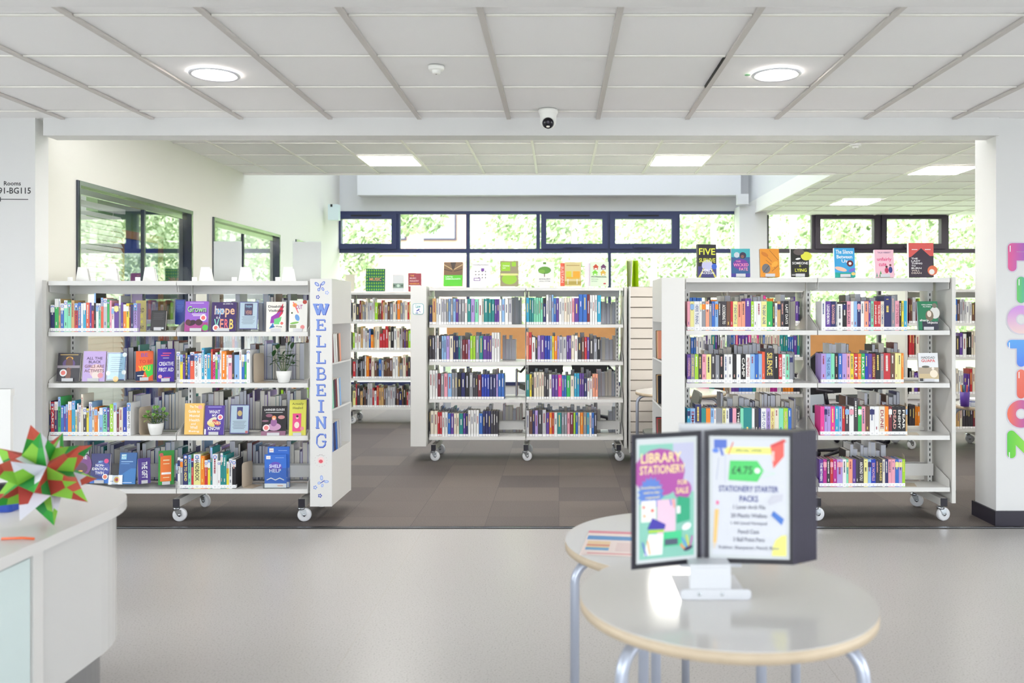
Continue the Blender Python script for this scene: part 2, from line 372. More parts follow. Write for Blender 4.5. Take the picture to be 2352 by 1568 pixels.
def window(name, x0, x1, mull, casements, m, lower):
    """mull: glazing bars of the upper lights; casements: (x0, x1) of opening lights; lower: bars below the transom"""
    zt = Z(576, BW); b_ = MB(); y0, y1 = BW-.02, BW+.07; t = .035
    b_.box(x0, x1, y0, y1, WZ1-.05, WZ1-.001, m); b_.box(x0, x1, y0, y1, WZ0+.001, WZ0+.06, m); b_.box(x0+.001, x0+.04, y0+.002, y1-.002, WZ0+.06, WZ1-.05, m); b_.box(x1-.04, x1-.001, y0+.002, y1-.002, WZ0+.06, WZ1-.05, m)
    b_.box(x0+.002, x1-.002, y0+.004, y1-.004, zt-.035, zt+.035, m)
    for p in mull: b_.box(X(p, BW)-.03, X(p, BW)+.03, y0+.001, y1-.001, zt+.035, WZ1-.05, m)
    for p in lower: b_.box(X(p, BW)-.025, X(p, BW)+.025, y0+.001, y1-.001, WZ0+.06, zt-.035, m)
    fr = struct(b_, name)
    MB().box(x0+.03, x1-.03, BW+.02, BW+.026, WZ0+.05, WZ1-.04, GLASS).build('pane', fr)
    for a, c in casements:
        xa, xc = X(a, BW)+.02, X(c, BW)-.02; z0, z1 = zt+.03, WZ1-.045; g = .085; yy = y0-.03
        q = MB(); q.box(xa, xc, yy, y1, z0, z0+g, m); q.box(xa, xc, yy, y1, z1-g, z1, m); q.box(xa, xa+g, yy, y1, z0+g, z1-g, m); q.box(xc-g, xc, yy, y1, z0+g, z1-g, m)
        mm = (xa+xc)/2; q.box(mm-.25, mm+.25, yy-.006, yy-.0002, z1-.045, z1-.02, SLOT)
        ca = q.build('casement', fr)
        h = MB(); h.rbox(mm-.17, mm+.14, yy-.035, yy-.012, z0+.02, z0+.055, .008, m, 'y'); h.box(mm-.02, mm+.02, yy-.015, yy, z0+.02, z0+.05, m); h.build('handle', ca)
window('window_1', wl[0], wl[1], [915, 1075, 1236, 1398, 1557], [(770, 915), (1240, 1398), (1398, 1557)], FRAME, [1075, 1400])
window('window_2', wr[0], wr[1], [1868, 2020, 2174, 2330], [(1868, 2020), (2020, 2174)], FRAME2, [2020, 2330])
# unseen windows behind and beside the camera, added and sized for fill light
b_ = MB(); b_.box(-2.4, 2.4, -3.08, -3.02, .15, .21, FRAME); b_.box(-2.4, 2.4, -3.08, -3.02, 1.84, 1.9, FRAME)
for k in range(4): b_.box(-2.4+k*1.58, -2.34+k*1.58, -3.08, -3.02, .21, 1.84, FRAME)
fr = struct(b_, 'window_3'); MB().box(-2.4, 2.4, -3.055, -3.05, .18, 1.87, GLASS).build('pane', fr)
for i, xw in enumerate((-6.55, 6.55)):
    b_ = MB()
    for k in range(5): b_.box(xw-.03, xw+.03, -2.5+k*1.485, -2.44+k*1.485, .15, 2.65, FRAME)
    b_.box(xw-.03, xw+.03, -2.5, 3.5, .15, .21, FRAME); b_.box(xw-.03, xw+.03, -2.5, 3.5, 2.59, 2.65, FRAME)
    fr = struct(b_, 'window_%d' % (8+i)); MB().box(xw-.003, xw+.003, -2.5, 3.5, .18, 2.62, GLASS).build('pane', fr)

# ------------------------------------------------------------------ lamps and ceiling fittings
def downlight(x, y, label):
    t = thing('ceiling_downlight', label, 'light', (x, y, CH), group='round ceiling downlights')
    MB().lathe([(.108, 0), (.132, 0), (.134, -.006), (.126, -.012), (.11, -.008), (.105, .0)], RING, 32).build('trim_ring', t)
    MB().lathe([(.0, -.004), (.108, -.004)], LAMP2, 32).build('diffuser', t)
dl = [(X(493, 4.66), 'round recessed ceiling downlight above the wellbeing bookcase side'), (X(1783, 4.66), 'round recessed ceiling downlight above the fiction bookcase side')]
for x, l in dl: downlight(x, 4.66, l)
for x in (-4.26, -1.86, .54, 2.94, 5.0):
    for y in (1.8, -.8): downlight(x, y, 'round recessed ceiling downlight over the entrance floor')
def panel(ix, y0, label):
    x0 = G2+.6*ix+.015; t = thing('ceiling_panel_light', label, 'light', (x0, y0+.012, H2), group='square ceiling light panels')
    MB().box(0, .57, 0, .012, -.012, .002, TROW).box(0, .57, .564, .576, -.012, .002, TROW).box(0, .012, .012, .564, -.012, .002, TROW).box(.558, .57, .012, .564, -.012, .002, TROW).build('frame', t)
    MB().box(.012, .558, .012, .564, -.008, .001, LAMP).build('diffuser', t)
panel(-4, 8.56, 'square light panel in the tiles above the law bookcase, nearer the wellbeing bookcase')
panel(1, 8.56, 'square light panel in the tiles above the gap between law and fiction bookcases')
panel(6, 9.16, 'larger looking square light panel near the lettered pillar')
panel(6, 11.96, 'square light panel furthest back, before the far windows')
for ix, y in ((-4, 6.16), (1, 6.16), (6, 6.76), (11, 9.16), (11, 11.96)): panel(ix, y, 'square light panel hidden behind the ceiling beam')
DET = mat('detector_plastic', (240, 240, 236), .35)
def detector(x, y, z, r, label):
    t = thing('smoke_detector', label, 'detector', (x, y, z))
    MB().lathe([(0, 0), (r, 0), (r, -.012), (r*.9, -.02), (r*.55, -.022)], DET, 28).build('base', t)
    MB().lathe([(r*.55, -.02), (r*.5, -.036), (r*.2, -.04), (0, -.04)], DET, 24).lathe([(0, -.041), (r*.12, -.041)], SLOT, 10).build('sensor_cap', t)
detector(X(1002, 4.52), 4.52, CH, .042, 'small round white smoke detector on the ceiling tile before the security camera')
detector(X(1965, 8.0), 8.0, H2, .055, 'round white smoke detector on the library ceiling close behind the beam')
tag(MB().lathe([(0, -.003), (.014, -.003), (.016, 0)], mat('green_led', (150, 215, 160), .4), 14, (X(1717, 4.68), 4.68, CH)).build('indicator_dot'), 'tiny green indicator dot beside the downlight in the ceiling', 'indicator')
# dome camera
cy_ = 5.50; cxx = X(1259, cy_)
t = thing('security_camera', 'white dome security camera with black lens hanging before the beam', 'camera', (cxx, cy_, CH))
MB().lathe([(0, 0), (.062, 0), (.064, -.018), (.058, -.028), (.053, -.04), (.052, -.072)], DET, 32).build('mount', t)
b_ = MB(); b_.lathe([(.052*math.cos(R(a)), -.072+.052*math.sin(R(a))) for a in range(0, -91, -10)], DET, 32); b_.build('housing', t)
e = MB(); e.M = Matrix.Translation((0, -.012, -.082)) @ Matrix.Rotation(R(22), 4, 'X')
prof = [(0, -.048), (.012, -.0475), (.024, -.044), (.032, -.038), (.036, -.03)]
e.lathe(prof, mat('lens_black', (10, 8, 22), .12), 28, axis='y'); lens = e.build('lens_window', t)
e = MB(); e.M = Matrix.Translation((0, -.012, -.082)) @ Matrix.Rotation(R(22), 4, 'X')
e.lathe([(.036, -.03), (.040, -.034), (.043, -.02), (.044, .0)], DET, 28, axis='y')
e.build('lens_ring', t)
e = MB(); e.M = Matrix.Translation((0, -.012, -.082)) @ Matrix.Rotation(R(22), 4, 'X')
e.rbox(-.011, .011, -.0500, -.046, -.024, -.013, .005, mat('infrared_led', (235, 232, 220), .3), 'y'); e.lathe([(0, -.049), (.006, -.0492), (.009, -.0485)], mat('lens_glint', (90, 85, 100), .2), 14, (0, 0, .01), 'y'); e.build('sensor', t)
# wall sensor and room sign
t = thing('wall_sensor', 'white box sensor high on the wall where the wall meets the far windows', 'sensor', (X(753, 13.0), 13.0, Z(505, 13.0)))
MB().rbox(0, .16, 0, .12, 0, .24, .01, mat('sensor_white', (205, 220, 218), .4), 'y').build('housing', t)
MB().box(.04, .07, -.004, 0, .2, .24, SLOT).build('sensor_eye', t)
SY = BY+.01; b_ = MB(); dz = Z(462, SY); INK = (24, 22, 30)
x0 = X(-68, SY); Wd = X(82, SY)-x0; Hd = Z(412, SY)-dz
draw(b_, [('t', 'Rooms', (9+68)/150, .72, (48+68)/150, .92, INK), ('t', 'BG91-BG115', (-26+68)/150, .34, (71+68)/150, .63, INK), ('l', (0+68)/150, .09, (65+68)/150, .08, .012, INK), ('p', [((-14+68)/150, .085), ((2+68)/150, .2), ((2+68)/150, -.02)], INK)], x0, dz, Wd, Hd, SY-.0005)
tag(b_.build('direction_sign'), 'black room-number lettering with an arrow on the white wall', 'sign')

# ------------------------------------------------------------------ bookcases
def caster(parent, x, y, zt, yaw=0.):
    r = .047; c = bpy.data.objects.new('caster', None); COL.objects.link(c); c.parent = parent; c.location = (x, y, 0); c.rotation_euler = (0, 0, yaw)
    w = MB(); prof = [(.012, -.014), (r-.008, -.016), (r-.002, -.012), (r, -.006), (r, .006), (r-.002, .012), (r-.008, .016), (.012, .014)]
    w.lathe(prof, NYLON, 28, (.02, 0, r), 'y'); w.lathe([(0, -.0225), (.009, -.0225), (.009, .0225), (0, .0225)], CHROME, 12, (.02, 0, r), 'y'); w.build('wheel', c)
    f = MB()
    for s in (-1, 1):
        ys = s*.0195; f.prism([(-.012, zt-.03), (.032, zt-.03), (.034, r), (.02, r-.013), (.008, r-.004)], ys-.0015, ys+.0015, CHROME, 'y')
    f.box(-.012, .032, -.021, .021, zt-.032, zt-.026, CHROME); f.lathe([(0, zt-.026), (.026, zt-.024), (.026, zt-.012), (.014, zt-.006), (0, zt)], CHROME, 20); f.build('fork', c)
def bookcase(name, label, Yf, bx, zs, group=None, side_left=True, side_right=True, back=True, foot=True, D=.5):
    """double-sided steel bookcase: bx bay boundaries in metres, zs shelf surfaces from the top down"""
    t = thing(name, label, 'bookcase', (bx[0], Yf, 0), group=group); ox, oy = bx[0], Yf
    ym = D/2; zt = zs[0]
    def loc(o): return o
    for i in range(len(bx)-1):
        a, c = bx[i]-ox+.003, bx[i+1]-ox-.003
        q = MB(); q.box(a, c, 0, D, zt-.012, zt, STEEL); q.box(a, c, 0, .008, zt-.03, zt-.012, STEEL); q.box(a, c, D-.008, D, zt-.03, zt-.012, STEEL)
        q.build('top_shelf', t)
        q = MB(); q.box(a+.02, c-.02, ym-.03, ym-.018, zt-.085, zt-.014, STEEL)
        for s in (0, 1):
            xx = a+.0006 if s == 0 else c-.0026
            q.prism([(.012, zt-.014), (.012, zt-.075), (ym-.03, zt-.085), (ym-.03, zt-.014)], xx, xx+.002, STEEL, 'x')
        q.build('top_rail', t)
        for j, z in enumerate(zs[1:]):
            for side in ((0, 1) if back else (0,)):
                q = MB(); y0, y1 = (0, ym-.035) if side == 0 else (ym+.035, D)
                q.box(a, c, y0, y1, z-.004, z, STEEL)
                if side == 0: q.box(a, c, 0, .006, z-.03, z-.004, STEEL)
                else: q.box(a, c, D-.006, D, z-.03, z-.004, STEEL)
                yy = (.006, ym-.03) if side == 0 else (D-.006, ym+.03)
                for xx in (a+.0006, c-.0026):
                    q.prism([(yy[0], z), (yy[0], z+.02 if j < 3 else z+.05), (yy[1], z+.11), (yy[1], z-.03), (yy[0], z-.03)], xx, xx+.002, STEEL, 'x')
                if j == len(zs)-2: q.box(a+.02, c-.02, ym-.035 if side == 0 else ym+.03, ym-.03 if side == 0 else ym+.035, z+.04, z+.125, STEEL)
                q.build('shelf', t)
    zb = .125 if foot else .05
    for i, x in enumerate(bx):
        xx = x-ox; xx += .045 if i == 0 else (-.045 if i == len(bx)-1 else 0)
        q = MB(); q.box(xx-.016, xx+.016, ym-.028, ym+.028, zb, zt-.012, STEEL)
        z = zb+.06
        while z < zt-.05: q.box(xx-.0035, xx+.0035, ym-.029, ym-.0275, z, z+.02, SLOT); z += .038
        q.build('upright', t)
        if foot:
            q = MB(); q.box(xx-.022, xx+.022, -.0, D, .108, .16, STEEL2); q.box(xx-.0225, xx+.0225, -.004, .001, .107, .161, BLACK); q.box(xx-.0225, xx+.0225, D-.001, D+.004, .107, .161, BLACK); q.build('foot_beam', t)
            for yy, an in ((.03, .2), (D-.03, -.5)): caster(t, xx-.01, yy, .108, an)
    if side_left: MB().box(-.032, -.006, -.01, D+.01, .13, zt+.005, STEEL2).build('end_panel', t)
    if side_right:
        e = bx[-1]-ox; MB().box(e+.006, e+.032, -.01, D+.01, .13, zt+.005, STEEL2).build('end_panel', t)
    return t
Y1 = 5.84; Y3 = 5.86; Y2 = 8.2; Y4 = 10.9; Y5 = 8.9
B1 = [X(110, Y1), X(405, Y1), X(708, Y1)]; Z1 = [Z(p, Y1) for p in (645, 762, 880, 1001, 1123)]
B3 = [X(1575, Y3), X(1878, Y3), X(2183, Y3)]; Z3 = [Z(p, Y3) for p in (638, 759, 880, 1000, 1119)]
B2 = [X(985, Y2), X(1208, Y2), X(1432, Y2)]; Z2 = [Z(p, Y2) for p in (660, 745, 831, 917, 1003)]
B4 = [X(640, Y4), X(806, Y4), X(970, Y4)]; Z4 = [Z(p, Y4) for p in (671, 738, 803, 869, 935)]
B5 = [X(1500, Y5), X(1672, Y5), X(1845, Y5)]; Z5 = [Z(p, Y5) for p in (664, 742, 820, 905, 985)]
B6 = [X(2085, Y5), X(2275, Y5), X(2460, Y5)]
U1 = bookcase('bookcase', 'white wheeled steel bookcase whose end column reads wellbeing', Y1, B1, Z1, side_right=False)
U3 = bookcase('bookcase', 'white wheeled steel bookcase with novels displayed on top, beside the lettered pillar', Y3, B3, Z3, side_left=False)
U2 = bookcase('bookcase', 'white wheeled steel bookcase in the middle with the law end sign', Y2, B2, Z2, side_left=False)
U4 = bookcase('bookcase', 'white wheeled bookcase with music books on top, behind the wellbeing bookcase', Y4, B4, Z4)
U5 = bookcase('bookcase', 'white wheeled bookcase seen through the shelves of the fiction bookcase', Y5, B5, Z5)
U6 = bookcase('bookcase', 'white wheeled bookcase seen in the slot beside the lettered pillar', Y5, B6, Z5)
# end display columns
def column(t, ox, oy, x0, x1, y0, y1, z0, z1, rec, shelves, side):
    """hollow end unit; rec = (z low, z high) of the open recess facing side (+1 / -1)"""
    q = MB(); q.box(x0, x1, y0, y0+.02, z0, z1, STEEL); q.box(x0, x1, y1-.02, y1, z0, z1, STEEL)
    xb = x0 if side > 0 else x1; q.box(xb, xb+.012*side, y0+.02, y1-.02, z0, z1-.001, STEEL)
    e_ = .001; q.box(x0+e_, x1-e_, y0+.02, y1-.02, rec[1], z1-.0005, STEEL2); q.box(x0+e_, x1-e_, y0+.02, y1-.02, z0+e_, rec[0], STEEL2)
    o = q.build('end_column', t); o.location = (-ox, -oy, 0)
    for z in shelves:
        s = MB(); xi, xo = (x0+.012, x1) if side > 0 else (x1-.012, x0)
        s.prism([(xi, z-.03), (xo, z), (xo, z+.012), (xi, z-.018)], y0+.02, y1-.02, STEEL, 'y'); s.build('display_shelf', o)
    return o
c1x0, c1x1 = X(712, 5.82), X(762, 5.82)
C1 = column(U1, B1[0], Y1, c1x0, c1x1, 5.82, 6.36, Z(1163, 5.82), Z(640, 5.82), (Z(1040, 5.82), Z(744, 5.82)), [Z(838, 5.82), Z(944, 5.82)], 1)
c3x0, c3x1 = X(1520, 5.82), X(1573, 5.82)
C3 = column(U3, B3[0], Y3, c3x0, c3x1, 5.82, 6.40, Z(1163, 5.82), Z(637, 5.82), (Z(1040, 5.82), Z(740, 5.82)), [Z(833, 5.82), Z(940, 5.82)], -1)
C2 = column(U2, B2[0], Y2, X(943, 8.12), X(979, 8.12), 8.12, 8.66, Z(1025, 8.12), Z(657, 8.12), (Z(930, 8.12), Z(730, 8.12)), [Z(830, 8.12)], -1)
# wellbeing lettering
LB1, LB2 = (120, 148, 218), (40, 66, 175)
def strokes(ch):
    s = .17
    D_ = {'W': [(.0, 1, .28, 0), (.28, 0, .5, .95), (.5, .95, .72, 0), (.72, 0, 1, 1), (-.1, .97, .3, .97), (.36, .97, .62, .97), (.8, .97, 1.1, .97)],
     'E': [(.2, 0, .2, 1), (0, .04, .95, .04), (0, .96, .9, .96), (.2, .5, .65, .5), (.93, 0, .93, .28), (.88, 1, .88, .74), (.65, .38, .65, .62)],
     'L': [(.25, 0, .25, 1), (0, .96, .5, .96), (0, .04, .95, .04), (.92, 0, .92, .3)],
     'B': [(.2, 0, .2, 1), (0, .96, .6, .96), (0, .04, .68, .04), (.2, .52, .66, .52), (.6, .96, .82, .86), (.82, .86, .82, .64), (.82, .64, .62, .53), (.62, .53, .95, .4), (.95, .4, .95, .14), (.95, .14, .68, .04)],
     'I': [(.5, 0, .5, 1), (.2, .96, .8, .96), (.2, .04, .8, .04)],
     'N': [(.12, 0, .12, 1), (.12, 1, .88, 0), (.88, 0, .88, 1), (-.05, .96, .22, .96), (-.05, .04, .3, .04), (.7, .96, 1.05, .96)],
     'G': [(.95, .78, .75, .96), (.75, .96, .35, .96), (.35, .96, .08, .75), (.08, .75, .05, .28), (.05, .28, .3, .04), (.3, .04, .7, .04), (.7, .04, .92, .2), (.92, .2, .92, .45), (.6, .45, 1.05, .45), (.95, .98, .95, .7)]}
    return D_[ch]
LET = bpy.data.objects.new('end_lettering', None); COL.objects.link(LET); LET.parent = U1; LET.location = (-B1[0], -Y1, 0)
ys = [(698, 722), (733, 758), (770, 796), (806, 834), (843, 872), (882, 908), (918, 946), (956, 983), (995, 1027)]
for ch, (ya, yb) in zip('WELLBEING', ys):
    q = MB(); zc0, zc1 = Z(yb, 5.82), Z(ya, 5.82); hh = zc1-zc0; ww = .066 if ch != 'W' else .09; xm = (c1x0+c1x1)/2+X(1284, 5.82)
    ops = []
    for off, col_ in (((.05, -.05), LB2), ((0, 0), LB1)):
        for (u0, v0, u1, v1) in strokes(ch):
            thick = .2 if (abs(v1-v0) > .5 and not (ch in 'WN' and u0 > u1)) else .11
            ops.append(('l', u0+off[0], v0+off[1], u1+off[0], v1+off[1], thick, col_))
    draw(q, ops, xm-ww/2, zc0, ww, hh, 5.8198, -.00006); q.build('letter', LET)
def cpix(px, py, Y): return X(px, Y), Z(py, Y)
S1 = 5.8195
def ell(px, py, ru, rv, an, col_, k=0):
    x, z = cpix(px, py, 5.82); draw(q, [('e', .5, .5, ru, rv, an, col_)], x-.05, z-.05, .1, .1, S1-.0002*k)
for (bx_, by_, s, col_, col2, an) in ((736, 657, 1, (105, 128, 205), (190, 200, 230), 20), (741, 1106, .95, (150, 172, 225), (195, 208, 235), -25)):
    q = MB()
    for dx, dy, ru, rv, a2 in ((-6, -7, .19, .11, 120), (8, -4, .17, .1, 30), (-6, 6, .12, .1, 60), (3, 8, .13, .09, 100)):
        c_, s_ = math.cos(R(-an)), math.sin(R(-an)); ell(bx_+dx*c_-dy*s_, by_+dx*s_+dy*c_, ru*s, rv*s, a2+an, col_); ell(bx_+dx*c_-dy*s_, by_+dx*s_+dy*c_, ru*.6*s, rv*.55*s, a2+an, col2, 1)
    ell(bx_, by_, .2, .03, 60+an, (60, 80, 180), 2); q.build('butterfly_decal', LET)
for (fx, fy, col_) in ((751, 672, (165, 180, 228)), (730, 682, (62, 84, 184)), (724, 1119, (130, 155, 222)), (735, 1138, (50, 76, 180))):
    q = MB()
    for k in range(5): ell(fx+3.2*math.cos(2*PI*k/5), fy+3.2*math.sin(2*PI*k/5), .05, .045, 0, col_)
    ell(fx, fy, .03, .03, 0, (235, 235, 235), 1); q.build('flower_decal', LET)
q = MB()
ell(737, 1057, .23, .23, 0, (238, 205, 205)); ell(737, 1059, .14, .12, 0, (218, 90, 105), 1)
for k in range(14): a = 2*PI*k/14; ell(737+14*math.cos(a), 1057+14*math.sin(a), .012, .02, 0, (150, 110, 130), 1)
for k in range(5): ell(731+3*k, 1044+abs(k-2)*1.2, .012, .03, 40*(k-2), (70, 50, 60), 2)
q.build('round_emblem', LET)
# law sign
q = MB(); lx, lz = cpix(948, 722, 8.12); TEAL = (60, 160, 170)
q.rbox(lx, lx+.104, 8.1165, 8.119, lz, lz+.104, .018, cm(TEAL), 'y'); q.rbox(lx+.004, lx+.1, 8.1155, 8.1165, lz+.004, lz+.1, .015, cm((236, 238, 236)), 'y')
draw(q, [('t', 'Law', .28, .6, .72, .9, TEAL), ('l', .35, .3, .62, .5, .09, (70, 80, 170)), ('l', .5, .42, .72, .2, .04, (70, 80, 170)), ('r', .28, .1, .5, .17, (60, 100, 180))], lx, lz, .104, .104, 8.1153)
q.M = None; o = q.build('end_sign', U2); o.location = (-B2[0], -Y2, 0)
# slatwall panel at the near end of the law bookcase
sx0, sx1 = X(1448, 8.1), X(1500, 8.1); q = MB(); zz0, zz1 = Z(1040, 8.1), Z(658, 8.1)
q.box(sx0, sx1, 8.112, 8.6, zz0, zz1, mat('slat_groove', (140, 130, 120), .7)); n = 16; hh = (zz1-zz0)/n; SLT = mat('slatwall_cream', (214, 206, 196), .5)
for k in range(n): q.box(sx0, sx1, 8.1, 8.112, zz0+k*hh+.005, zz0+(k+1)*hh-.005, SLT)
q.box(sx0-.01, sx0, 8.09, 8.6, zz0, zz1+.003, STEEL); sw = q.build('slatwall_display')
tag(sw, 'cream slatted display stand between the law bookcase and the fiction bookcase', 'display')
for dx in (.06, sx1-sx0-.05):
    for dy in (.08, .42): caster(sw, sx0+dx, 8.1+dy, zz0, .5)

# ------------------------------------------------------------------ books
random.seed(7)
NB = 0
TITLES = (235, 235, 235)
def spine_book(x0, x1, z, h, Yf, c, label, text=None, depth=.135, lean=0., tagh=.022, ring=False, group=None, c2=None):
    """upright book, spine to the camera; cover mesh with lettering, children page_block and spine_label"""
    global NB; NB += 1
    w = x1-x0-.0012; cv = cm(c); o = MB(); t = min(.0022, w*.2)
    # cover: spine and two boards
    o.box(-w/2, w/2, 0, t, 0, h, cv); o.box(-w/2, -w/2+t, t, depth, 0, h, cv); o.box(w/2-t, w/2, t, depth, 0, h, cv)
    lum = sum(PAL[c][0])/3; ink = random.choice([(40, 38, 60), (150, 40, 60), (40, 70, 130)]) if lum > 150 else random.choice([(238, 236, 230), (238, 236, 230), (240, 215, 110), (225, 170, 160)])
    ops = []
    if c2: ops.append(('r', 0, c2[1], 1, c2[2], c2[0]))
    if text: ops.append(('v', text, .22, .22, .8, .88, ink if not c2 else ((30, 30, 40) if sum(PAL[c2[0]][0] if isinstance(c2[0], str) else c2[0])/3 > 140 else (240, 240, 240))))
    else:
        k = random.random(); v1 = .92; 
        # ornament: worn bands and blocks standing for the blurred title area
        if k < .75:
            a = random.uniform(.12, .2); n = random.randint(5, 11); v = v1
            for i in range(n):
                L = random.uniform(.015, .05); ops.append(('r', .3, v-L, .62, v, ink)); v -= L+.012
                if v < .35: break
        if k > .45: ops.append(('r', .36, .2, .56, .3, ink))
        if k < .18: ops.append(('r', 0, .72, 1, .9, random.choice(['wh', 'nv', 'or', 'py', 'lb', 'pk'])))
    draw(o, ops, -w/2, 0, w, h, 0)
    ob = o.build('book'); tag(ob, label, 'book', group)
    MB().box(-w/2+t, w/2-t, t, depth-.004, .003, h-.004, PAGES).build('page_block', ob)
    q = MB(); q.box(-w/2-.0003, w/2+.0003, -.0012, .02, .004, tagh+.004, TAG); draw(q, [('r', .3, .45, .7, .52, (120, 120, 130)), ('r', .38, .25, .62, .31, (120, 120, 130))], -w/2, .004, w, tagh, -.0012)
    q.build('spine_label', ob)
    if ring and w > .014:
        rr = min(w*.46, .013); q = MB(); q.lathe([(0, -.0016), (rr*.62, -.0016)], cm((238, 238, 240)), 16, (0, 0, h-.02), 'y'); q.lathe([(rr*.62, -.0018), (rr, -.0018)], cm((80, 120, 205)), 16, (0, 0, h-.02), 'y'); q.lathe([(0, -.002), (rr*.28, -.002)], cm((215, 110, 110)), 8, (0, 0, h-.02), 'y')
        q.build('sticker', ob)
    ob.location = ((x0+x1)/2, Yf+.018, z); ob.rotation_euler = (0, R(lean), 0)
    return ob
def run(Yf, z, ox, oy, s, start, data, where, group, ring=False):
    x = start; items = [d.split() for d in data.split(';') if d.strip()]; top = 0
    for i, it in enumerate(items):
        x1 = float(it[0]); c = it[1]; text = None; lean = 0
        for e in it[2:]:
            if e.lstrip('-').isdigit(): top = float(e)
            elif e.startswith('^'): lean = float(e[1:])
            else: text = e.replace('_', ' ')
        h = max(.14, Z(oy+top*s, Yf)-z)
        lab = '%s book, %s along %s' % (PAL[c][1], ordw(i+1), where)
        spine_book(X(ox+x*s, Yf), X(ox+x1*s, Yf), z, h, Yf, c, lab, text, lean=lean, ring=ring and random.random() < .6, group=group, c2=(random.choice(['wh', 'lb', 'wh']), .75, 1) if ring and random.random() < .35 else None)
        x = x1
WLAB = 'the %s shelf of the wellbeing bookcase'; FLAB = 'the %s shelf, fiction bookcase'
run(Y1, Z1[1], 100, 630, .1722, 72, "128 nv 405;180 gn 325;208 tn 325;252 bl 385;300 mt 345;350 mt 375;392 tn 345;440 rd 385 MEN_WORK;480 bl 375 THE_BOOK_IS_THE_CURE;508 wh 385;548 cy 380;595 ro 375;622 pu 375;655 rd 375;680 bk 250;715 wh 385;745 mt 385;780 ro 310;830 lg 320;862 gn 340;890 pk 345;925 wh 430;985 pu 385;1015 gy 285;1045 pu 375;1085 or 400;1125 yl 385;1145 mr 405;1182 nv 400;1232 li 385 FRIENDAHOLIC", 'the upper shelf of the wellbeing bookcase', 'spines on the upper shelf of the wellbeing bookcase', True)
run(Y1, Z1[2], 390, 630, .1871, 68, "112 lg 950;145 yl 985;175 pu 985;205 bk 910 SILENCE;235 bl 990;288 ro 955;335 wh 975 BLACK,_LISTED;378 wh 970;410 cy 905;443 wh 985 BODY;490 cy 970;515 rd 920;545 hp 985 VULVA;575 gn 960;600 li 985;622 wh 935;682 or 945;705 wh 990;752 pk 990;780 dk 960;840 lb 990;870 wh 925;905 bl 985;930 gn 985;975 wh 930", 'the plant shelf of the wellbeing bookcase', 'spines beside the dark leaved plant', True)
run(Y1, Z1[3], 90, 870, .17857, 112, "130 nv 290;175 rd 300 TAKE;222 nv 295;258 gn 235 GOOD_MOOD_FOOD;298 bl 345;322 pu 355;350 bl 330;398 or 295;445 cy 285;468 py 400;490 gy 320;520 wh 340;548 cr 200;590 dk 370;620 yl 385;662 lb 300;692 cr 370;735 or 370;755 wh 420;800 lb 375;855 mt 370 ANXIETY;888 pu 375;935 lm 330 OCD;980 wh 310;1010 mr 400;1060 cr 370;1110 rb 370;1160 wh 310 HOW_NOT_TO", 'the low shelf left of the variegated plant', 'spines beside the variegated plant', True)
run(Y1, Z1[4], 390, 870, .21686, 52, "70 nv 900;98 wh 835;128 gy 850;182 nv 800 HOW_TO_ADHD;215 mt 810;240 rd 850;315 py 800 HANDBOOK;357 or 820;390 rd 865;418 yl 860;440 tl 730;495 wh 800;525 wh 870;552 tl 790;590 tl 810;615 yl 880;650 wh 850;690 bk 860", 'the bottom shelf of the wellbeing bookcase', 'spines on the bottom shelf of the wellbeing bookcase', True)
run(Y3, Z3[1], 1490, 540, .16582, 540, "580 pk 915;635 py;712 wh 915 HERBS_TURNING;742 wh;795 gy;845 sm;880 gy 950;925 bl 915;970 lb;1010 dk;1085 dk ACCORDING_TO;1140 br;1175 rd;1238 py IT_ENDS_WITH_US;1295 sm 925;1345 sm 915;1425 pu 875;1465 lm 915 SEVERE;1505 wh;1568 wh;1645 py THE_GREAT_ALONE;1725 gn 915;1757 dk 960;1790 wh 940;1835 tn 915;1890 dk 915;1950 bk 910 LAST_DAYS", 'upper shelf, column side of the fiction bookcase', 'novels on the upper shelf, column side')
run(Y3, Z3[1], 1850, 540, .21344, 180, "225 wh 710;280 pu 710 LEGENDBORN;335 nv 710 BLOODMARKED;352 gy;408 wh 740;455 bk 715;497 pk 710 BIG_SCALES;530 wh;567 lb;605 nv 710;643 wh;690 sm;713 pu 700;745 mt 710;783 rd JUDGE_JONES;820 rd THE_STEEL_PROPHET;857 cr 710 DEAD_CRIMEAN;935 nv 655;975 gy 650;1020 pk 705 CITY_OF_THE_REUNITED;1045 bk;1070 yl;1105 cy 705", 'upper shelf, pillar side of the fiction bookcase', 'novels on the upper shelf, pillar side')
run(Y3, Z3[2], 1490, 760, .16582, 538, "590 pu 325 CONFESSIONAL;643 gy 325 STAY_AWAKE;695 lm;745 dk;803 pk;872 py;932 dk;985 gy 335;1050 bk 325;1103 wh;1168 wh;1223 bk;1283 wh;1352 bk CAMP;1415 wh PRETENDING;1478 lb;1530 bl;1578 lb 320;1620 ro 290;1748 dk 245 SILENCE;1808 bk 325;1857 rd 325 IN_COLD_BLOOD;1905 wh WORLD_WAR_Z;1960 mt;2008 gy", 'second shelf, column side of the fiction bookcase', 'novels on the second shelf, column side')
run(Y3, Z3[2], 1850, 760, .21344, 178, "230 li 245;283 lb THE_GLASS_GIRL;323 mt;363 bk;405 bl;453 li;492 pk;530 yl;575 rd HALF;610 or HALF;650 gn HALF;685 rb;727 pu;765 mr LOTHERSON;818 bk 235;853 gy 245;925 rd 240;975 br;1007 py;1042 py;1068 or", 'second shelf, pillar side of the fiction bookcase', 'novels on the second shelf, pillar side')
